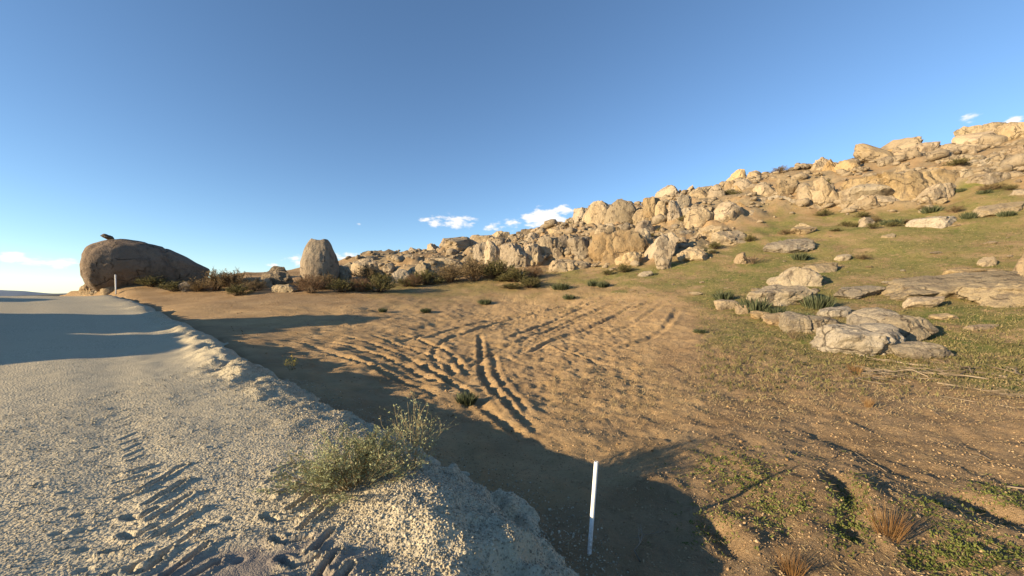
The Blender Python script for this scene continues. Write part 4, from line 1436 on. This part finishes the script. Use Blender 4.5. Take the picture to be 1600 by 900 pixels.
YUCCAS = [
    (729, 628, 42, .8, "green spiky shrub beside the deepest wheel rut"), (598, 488, 16, .8, "small spiky tuft left in the sand"), (665, 488, 20, .7, "small spiky tuft at the tip of the long shadow"),
    (757, 474, 26, .6, "spiky shrub above the curved wheel ruts"), (889, 467, 24, .6, "spiky shrub on the upper edge of the ruts"), (876, 452, 34, .6, "wide dark shrub behind the rut edge"),
    (926, 446, 20, .9, "left one of two dark shrubs on the grass"), (942, 447, 24, .8, "right one of two dark shrubs on the grass"), (1130, 468, 34, .75, "spiky shrub left of the broad low slab"),
    (1178, 488, 52, .8, "large dark green shrub in front of the broad slab"), (1212, 494, 40, .6, "low green shrub in the middle of the shrub row"), (1248, 500, 44, .55, "low green shrub at the right of the shrub row"),
    (1277, 482, 50, .75, "round dark green shrub right of the broad slab"), (1093, 521, 24, .5, "small dark tuft alone in the dry grass"), (1250, 406, 28, .8, "green spiky shrub on the grey flat outcrop"),
    (1402, 350, 28, .7, "pale green spiky tuft on the upper slope"), (1386, 349, 22, .7, "spiky tuft left of the pale green tuft"), (1456, 335, 30, .6, "bright green tuft on the upper slope"),
    (1513, 345, 22, .9, "bright spiky tuft left of the flat-topped boulder"), (1572, 340, 24, .7, "green tuft in front of the flat-topped boulder"), (838, 448, 16, .7, "small shrub beside the brush clump's end"),
    (1500, 300, 16, .7, "small green tuft in the green patch"), (1538, 312, 20, .6, "green tuft above the flat-topped boulder"),
]
for px, py, w, sq, lab in YUCCAS:
    put_shrub("spiky_shrub", lab, px, py, w, P_YUC, 'shrub', sq=sq * 2.1)
put_shrub("rusty_clump", "orange-brown dry clump casting a shadow, lower right", 1388, 858, 62, P_RUST, 'dry plant', sq=.8)
put_shrub("rusty_clump", "rust-coloured dry stalks at the bottom edge", 1238, 905, 48, P_RUST, 'dry plant', sq=.9)
put_shrub("rusty_clump", "small yellow-brown stalks before the big flat rock", 1337, 583, 26, P_RUST, 'dry plant', sq=.75)
put_shrub("rusty_clump", "thin pale stalks alone on the bare dirt", 1357, 640, 18, P_RUST, 'dry plant', sq=1.0)

# the grey-green shrub on the windrow
s1, l1 = shrub(77, .72, .62, 110, 7500, .030, .0065, stem_r=.0045, upright=.4, twigs=7, bare=.25)
p = road_pt(545, 745, .12)
o = add("sage_shrub", None, None, (-1.28, 3.18, ztop(-1.28, 3.18) - .05), (0, 0, .6), (.98, .72, .74))
add("branches", s1.mesh("branches", M_STRAW), o)
add("foliage", l1.mesh("foliage", M_SAGE), o)
tag(o, "sprawling grey-green shrub growing on the gravel windrow", 'shrub')
s2, l2 = shrub(78, .40, .80, 26, 900, .026, .006, stem_r=.0035, upright=.3, twigs=5, bare=.3)
o = add("sage_shrub", None, None, (-.92, 3.55, ztop(-.92, 3.55) - .04), (0, 0, 0), (.95, .9, .85))
add("branches", s2.mesh("branches", M_STRAW), o)
add("foliage", l2.mesh("foliage", M_SAGE), o)
tag(o, "thin airy stems rising behind the grey-green shrub", 'shrub')
# yellow-flowered weed
s3, l3 = shrub(79, .16, .34, 12, 260, .03, .005, stem_r=.003, twigs=3)
_, l4 = shrub(79, .16, .34, 12, 46, .026, .011, stem_r=.003, twigs=3, bare=.85)
p = hit(455, 580)
o = add("flowering_weed", s3.mesh("stems", M_OLIVE), None, (p[0], p[1], ztop(p[0], p[1]) - .02), None, (1.0, 1.0, 1.0))
add("foliage", l3.mesh("foliage", M_OLIVE), o)
add("flowers", l4.mesh("flowers", M_YELLOW), o)
tag(o, "small weed with yellow flowers at the gravel's edge", 'weed')

# ------------------------------------------------------------------ marker posts


def post(label, base, top, r):
    base, top = Vector(base), Vector(top)
    d = top - base
    S = Soup()
    n = 16
    prof = [(r, -.15), (r, d.length - .004), (r * .9, d.length), (r * .72, d.length), (r * .72, d.length - .06)]
    V, Fc = [], []
    for rr, h in prof:
        for k in range(n):
            V.append((rr * cos(2 * pi * k / n), rr * sin(2 * pi * k / n), h))
    for i in range(len(prof) - 1):
        for k in range(n):
            Fc.append((i * n + k, i * n + (k + 1) % n, (i + 1) * n + (k + 1) % n, (i + 1) * n + k))
    S.add(np.array(V), Fc)
    o = add("marker_post", S.mesh("pipe", M_POST, True), None, base, d.to_track_quat('Z', 'Y').to_euler())
    # printed marks near the top, thin raised ink
    ink = Soup()
    for hh, a0, a1, th in ((d.length - .075, -2.2, -1.0, .0016), (d.length - .112, -1.9, -1.3, .0016), (d.length - .125, -1.6, -1.2, .0016), (d.length - .135, -2.0, -1.4, .0016)):
        q = [((r + .0006) * cos(a0 + (a1 - a0) * k / 6), (r + .0006) * sin(a0 + (a1 - a0) * k / 6), hh + .006 * sin(k * 1.3)) for k in range(7)]
        tube(ink, q, th, th)
    add("printed_marks", ink.mesh("printed_marks", M_INK), o)
    tag(o, label, 'post')
    return o


M_POST, _t, _b = new_mat("white_pipe")
_pos = N(_t, 'ShaderNodeTexCoord').outputs['Object']
_t.links.new(mixc(_t, noise(_t, _pos, 9, 4, .6, .45, .8), (.74, .73, .69), (.60, .57, .50)), _b.inputs['Base Color'])
_sp = N(_t, 'ShaderNodeSeparateXYZ')
_t.links.new(_pos, _sp.inputs[0])
_d = math_n(_t, 'MULTIPLY', math_n(_t, 'SUBTRACT', .30, _sp.outputs[2], clamp=True), 2.6, clamp=True)
_d = math_n(_t, 'MULTIPLY', _d, noise(_t, _pos, 35, 5, .7, .35, .6))
_c0 = mixc(_t, noise(_t, _pos, 9, 4, .6, .45, .8), (.74, .73, .69), (.58, .55, .47))
_t.links.new(mixc(_t, _d, _c0, (.30, .21, .12)), _b.inputs['Base Color'])
_b.inputs['Roughness'].default_value = .45
M_INK, _t, _b = new_mat("black_ink")
_b.inputs['Base Color'].default_value = (.03, .03, .03, 1)
pb = hit(921, 868)
post("white plastic marker pipe standing in the shaded foreground", (pb[0], pb[1], zg(pb[0], pb[1])), (pb[0] + .06, pb[1] + .02, zg(pb[0], pb[1]) + .735), .0175)
pf = hit(181, 458)
post("distant white marker pipe below the whale-shaped boulder", (pf[0], pf[1], zg(pf[0], pf[1])), (pf[0] - .03, pf[1], zg(pf[0], pf[1]) + 1.15), .036)

# ------------------------------------------------------------------ dead branches and brushwood


def branch(seed, L, r, nsub=4, flat=.25):
    r_ = random.Random(seed)
    S = Soup()

    def limb(p, d, L, r, lev):
        pts = [p]
        for k in range(4):
            d = d + rv(r_, .28)
            d[2] *= flat
            d = d / np.linalg.norm(d)
            p = p + d * L / 4
            p[2] = max(p[2], .004)
            pts.append(p.copy())
        tube(S, pts, r, r * .4, 5)
        if lev > 0:
            for _ in range(nsub):
                k = r_.randrange(1, 4)
                limb(pts[k].copy(), d + rv(r_, .7), L * r_.uniform(.3, .55), r * .55, lev - 1)
    limb(np.zeros(3), np.array([1.0, 0, .1]), L, r, 2)
    return S.mesh("dead_branch", M_DEAD, True)


BR = [branch(50 + i, 1.0, .014, 3) for i in range(5)]
BRP = [branch(70 + i, 1.0, .012, 6, .4) for i in range(3)]
for i, (px, py, rz) in enumerate([(1425, 582, .2), (1450, 590, 2.2), (1478, 582, 1.0), (1495, 594, 3.0), (1520, 586, .5), (1545, 596, 2.6), (1572, 590, 1.6), (1598, 598, .1), (1330, 600, .4), (1465, 600, 5.0)]):
    p = hit(px, py)
    tag(add("brushwood", BRP[i % 3], None, (p[0], p[1], ztop(p[0], p[1]) + .02), (0, 0, rz), (1.3, 1.3, 1.6)), "%s dry brushwood in the low pile below the long narrow rock" % ('leftmost', 'pale', 'tangled', 'near', 'middle', 'lower', 'thick', 'rightmost', 'outlying', 'nearest')[i], 'branch', "brushwood pile")
BRANCHES = [(1452, 572, .9, 2.6, "pale dead branch sticking up beside the low grey stone"), (1500, 585, 1.2, .2, "left heap of brushwood at the grass edge"), (1560, 590, 1.3, .4, "right heap of brushwood at the grass edge"),
            (1405, 590, .8, 3.0, "thin brushwood left of the brushwood heaps"), (1548, 715, .6, 1.2, "dark twig lying at the right edge of the dirt"), (1570, 762, .8, -.4, "long dead twig low at the right edge"),
            (1480, 660, .6, .9, "small dry twig on the open dirt"), (1300, 722, .5, .5, "broken twig at the end of the post's shadow"), (1385, 738, .5, 1.9, "pale bent twig on the hump"),
            (1190, 684, .3, .3, "short pale stick in the middle of the dirt"), (1000, 880, .5, 1.6, "forked grey twig right of the near post"), (1440, 480, .8, .1, "burnt forked stump on the flat stone"),
            (775, 510, 1.0, .2, "dry stick lying among the wheel ruts"), (1400, 420, .8, .6, "dark dead stick on the green slope"), (1340, 418, .5, 1.5, "small charred stump in the grass"),
            (885, 580, .5, .3, "dark clod and twig in the open sand"), (1420, 600, .6, .8, "loose twig below the brushwood"), (1590, 640, .9, 2.0, "dry branch in the grass at the right edge"),
            (720, 620, .5, 2.9, "pale straw-like stick beside the spiky shrub")]
for i, (px, py, L, rz, lab) in enumerate(BRANCHES):
    p = hit(px, py)
    k = L * (1.0 if p[1] < 8 else 1.4)
    tag(add("dead_branch", BR[i % 5], None, (p[0], p[1], ztop(p[0], p[1]) + .01), (0, 0, rz), (k, k, k * (1.6 if 'sticking' in lab or 'stump' in lab else 1))), lab, 'branch')

# ------------------------------------------------------------------ ground cover that nobody could count
r_ = random.Random(5)
weeds, straw = Soup(), Soup()
WEEDS = [(1150, 745, 60, 28, 260), (1125, 730, 30, 14, 90), (1180, 760, 26, 16, 80), (1110, 822, 40, 22, 120), (1210, 815, 24, 26, 110), (1325, 800, 26, 40, 240), (1330, 840, 24, 24, 120), (1255, 800, 12, 20, 60),
         (1450, 805, 34, 14, 110), (1500, 860, 40, 34, 240), (1440, 880, 26, 14, 90), (1540, 770, 36, 16, 120), (1580, 790, 30, 14, 90), (1200, 790, 16, 12, 50), (1520, 890, 50, 20, 120), (1590, 880, 20, 18, 50)]
for cx, cy, rx_, ry_, n in WEEDS:
    for _ in range(n):
        px, py = r_.gauss(cx, rx_ * .75), r_.gauss(cy, ry_ * .75)
        if py > 960:
            continue
        Z = F * 2.1 / (py - HY)
        x, y = (px - 800) / F * Z, Z
        z = zg(x, y) if False else None
        weeds_pts = (x, y)
        for _k in range(3):
            leaf(weeds, np.array([x + r_.gauss(0, .012), y + r_.gauss(0, .012), 0.0]), np.array([r_.gauss(0, .8), r_.gauss(0, .8), r_.uniform(.2, 1)]), r_.uniform(.015, .04), r_.uniform(.004, .008), r_)


def drape(S):
    V = np.concatenate(S.V)
    k = np.arange(len(V)) // 4 * 4
    V[:, 2] += ground_h(V[k, 0], V[k, 1]) + .004
    S.V = [V]


drape(weeds)
tag(add("green_weeds", weeds.mesh("green_weeds", M_WEED)), "low green weeds in the gullies of the lower right", 'weeds', kind='stuff')
for _ in range(9000):
    py = 480 + 430 * r_.random() ** 1.6
    px = r_.uniform(840, 1640)
    if py < 560 and px < 1080:
        continue
    if px < 1060 + .4 * (py - 560) and py > 560 and r_.random() < .45:
        continue
    Z = F * 2.0 / (py - HY) if py > 600 else None
    if Z is None:
        Z = float(np.interp(py, [480, 500, 545, 600], [18.5, 15.5, 12.0, 8.7]))
    x, y = (px - 800) / F * Z, Z
    L = r_.uniform(.03, .10)
    a = r_.uniform(0, 6.28)
    leaf(straw, np.array([x, y, 0]), np.array([cos(a), sin(a), r_.uniform(-.02, .5)]), L, .0016 + .0004 * Z * .35, r_)
drape(straw)
tag(add("straw_litter", straw.mesh("straw_litter", M_STRAW)), "bits of dry straw strewn over the dirt", 'straw', kind='stuff')
tufts = Soup()
for _ in range(6500):
    px, py = r_.uniform(860, 1640), r_.uniform(330, 600)
    if py < 470 - (px - 850) * .15 and r_.random() < .6:
        continue
    if px < 1090 and py > 455:
        continue
    y = float(np.interp(py, [300, 380, 430, 460, 500, 545, 600], [33, 27, 23, 19.5, 15.5, 12, 8.7])) * r_.uniform(.85, 1.15)
    x = (px - 800) / F * y
    for _k in range(4):
        leaf(tufts, np.array([x + r_.gauss(0, .05), y + r_.gauss(0, .05), 0]), np.array([r_.gauss(0, .5), r_.gauss(0, .5), 1.0]), r_.uniform(.05, .14), .012, r_)
drape(tufts)
tag(add("hillside_grass", tufts.mesh("hillside_grass", M_OLIVE)), "short sparse grass on the right-hand slope", 'grass', kind='stuff')

dry = Soup()
for _ in range(7000):
    px, py = r_.uniform(860, 1640), r_.uniform(335, 640)
    if px < 1090 and 455 < py < 560:
        continue
    y = float(np.interp(py, [300, 380, 430, 460, 500, 545, 600, 640], [33, 27, 23, 19.5, 15.5, 12, 8.7, 7])) * r_.uniform(.85, 1.15)
    x = (px - 800) / F * y
    for _k in range(4):
        leaf(dry, np.array([x + r_.gauss(0, .05), y + r_.gauss(0, .05), 0]), np.array([r_.gauss(0, .8), r_.gauss(0, .8), 1.0]), r_.uniform(.04, .11), .0022 + .00022 * y, r_)
drape(dry)
tag(add("dry_grass", dry.mesh("dry_grass", M_STRAW)), "thin dry grass stalks scattered over the slope and dirt", 'dry grass', kind='stuff')

# ------------------------------------------------------------------ loose gravel and clods: points carrying little stones
def scatter(name, label, cat, P, S, mat, seed):
    me = bpy.data.meshes.new(name)
    me.from_pydata([tuple(p) for p in P], [], [])
    g = np.random.default_rng(seed)
    a = me.attributes.new('rot', 'FLOAT_VECTOR', 'POINT')
    a.data.foreach_set('vector', g.uniform(0, 6.28, (len(P), 3)).astype(np.float32).ravel())
    a = me.attributes.new('scl', 'FLOAT_VECTOR', 'POINT')
    a.data.foreach_set('vector', (S[:, None] * g.uniform(.6, 1.25, (len(P), 3))).astype(np.float32).ravel())
    o = add(name, me)
    gn = bpy.data.node_groups.new(name, 'GeometryNodeTree')
    gn.interface.new_socket('Geometry', in_out='INPUT', socket_type='NodeSocketGeometry')
    gn.interface.new_socket('Geometry', in_out='OUTPUT', socket_type='NodeSocketGeometry')
    i, ou = gn.nodes.new('NodeGroupInput'), gn.nodes.new('NodeGroupOutput')
    ic = gn.nodes.new('GeometryNodeMeshIcoSphere')
    ic.inputs['Radius'].default_value = 1
    ic.inputs['Subdivisions'].default_value = 1
    sm = gn.nodes.new('GeometryNodeSetMaterial')
    sm.inputs['Material'].default_value = mat
    ip = gn.nodes.new('GeometryNodeInstanceOnPoints')
    gn.links.new(i.outputs[0], ip.inputs['Points'])
    gn.links.new(ic.outputs[0], sm.inputs[0])
    gn.links.new(sm.outputs[0], ip.inputs['Instance'])
    for nm, sk in (('rot', 'Rotation'), ('scl', 'Scale')):
        na = gn.nodes.new('GeometryNodeInputNamedAttribute')
        na.data_type = 'FLOAT_VECTOR'
        na.inputs['Name'].default_value = nm
        gn.links.new(na.outputs[0], ip.inputs[sk])
    gn.links.new(ip.outputs[0], ou.inputs[0])
    md = o.modifiers.new("stones", 'NODES')
    md.node_group = gn
    tag(o, label, cat, kind='stuff')
    return o


def stone_material(name, c1, c2, c3):
    m, t, b = new_mat(name)
    rnd = N(t, 'ShaderNodeObjectInfo').outputs['Random']
    rp = N(t, 'ShaderNodeValToRGB')
    rp.color_ramp.elements[0].color = (*c1, 1)
    rp.color_ramp.elements[1].color = (*c3, 1)
    e = rp.color_ramp.elements.new(.5)
    e.color = (*c2, 1)
    t.links.new(rnd, rp.inputs[0])
    t.links.new(rp.outputs[0], b.inputs['Base Color'])
    return m


g = np.random.default_rng(3)
n = 230000
x = g.uniform(-6.5, 1.6, n)
y = 1.3 + 7.0 * g.random(n) ** 1.7
s, t = road_st(x, y)
heap = np.exp(-(((x + .45) / .8) ** 2 + ((y - 2.6) / .75) ** 2))
dens = np.clip(np.exp(-((t + .15) / .55) ** 2) + heap, 0, 1) * 1.0 + .13
px, py = px_of(x, y, 0 * x)
ok = (g.random(n) < dens) & (t < .95 + .25 * g.random(n)) & (px > -60) & (py < 940) & (g.random(n) > a_packed(x, y, 0 * x))
x, y, t = x[ok], y[ok], t[ok]
z = np.maximum(road_h(x, y), ground_h(x, y))
sz = g.lognormal(-5.2, .38, len(x)).clip(.003, .014)
scatter("loose_gravel", "loose crushed gravel on the road edge and heap", 'gravel', np.stack([x, y, z + sz * .25], 1), sz,
        stone_material("gravel_stones", (.22, .19, .135), (.38, .325, .225), (.53, .46, .33)), 1)
n = 40000
y = 2.2 + 12 * g.random(n) ** 1.5
x = g.uniform(-.35, 1.4, n) * y
s, t = road_st(x, y)
ok = t > .8
x, y = x[ok], y[ok]
sz = (g.lognormal(-5.6, .5, len(x)) * (.7 + y / 9)).clip(.0015, .016)
scatter("dirt_clods", "small clods and pebbles scattered over the sandy dirt", 'pebbles', np.stack([x, y, ground_h(x, y) + sz * .2], 1), sz, stone_material("clods", (.23, .15, .08), (.32, .215, .115), (.40, .29, .17)), 2)

n = 2600
y = 4.5 + 17 * g.random(n)
x = g.uniform(-.75, .75, n) * y
s_, t_ = road_st(x, y)
ok = t_ > .6
x, y = x[ok], y[ok]
sz = (g.lognormal(-4.7, .5, len(x)) * (.6 + y / 16)).clip(.004, .03)
scatter("earth_lumps", "dark crumbled earth lumps in the churned sand", 'earth', np.stack([x, y, ground_h(x, y) + sz * .15], 1), sz, stone_material("earth", (.14, .09, .045), (.24, .155, .075), (.33, .22, .115)), 5)

# ------------------------------------------------------------------ far hills on the left
def far_hills(name, label, a0, a1, dist, hgt, col, seed):
    A = np.linspace(radians(a0), radians(a1), 120)
    prof = hgt * (.55 + .45 * fbm(A * 7 + seed, A * 0 + .3, seed=seed, oct=4)) * sstep(radians(a0), radians(a0 + 6), A) * sstep(radians(a1), radians(a1 - 6), A)
    V = []
    for k, (dd, hh) in enumerate(((0, -30), (.10, .55), (.2, 1.0), (.35, .5), (.5, -.1))):
        r = dist * (1 + dd)
        V.append(np.stack([np.sin(A) * r, np.cos(A) * r, (prof * hh if k else 0 * prof - 40) - 9], 1))
    V = np.concatenate(V)
    n = len(A)
    Fc = [(k * n + i, k * n + i + 1, (k + 1) * n + i + 1, (k + 1) * n + i) for k in range(4) for i in range(n - 1)]
    m, t_, b = new_mat(name)
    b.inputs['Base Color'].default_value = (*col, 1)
    tag(add(name, mesh_np(name, V, Fc, m, True)), label, None, kind='structure')


far_hills("far_hills", "pale blue-grey hills on the far left horizon", -75, -36, 7000, 130, (.22, .25, .28), 3)  # blue-grey of the distant haze is put into the base colour
far_hills("near_ridge", "dark low ridge on the left horizon", -80, -40, 900, 14, (.10, .10, .08), 6)
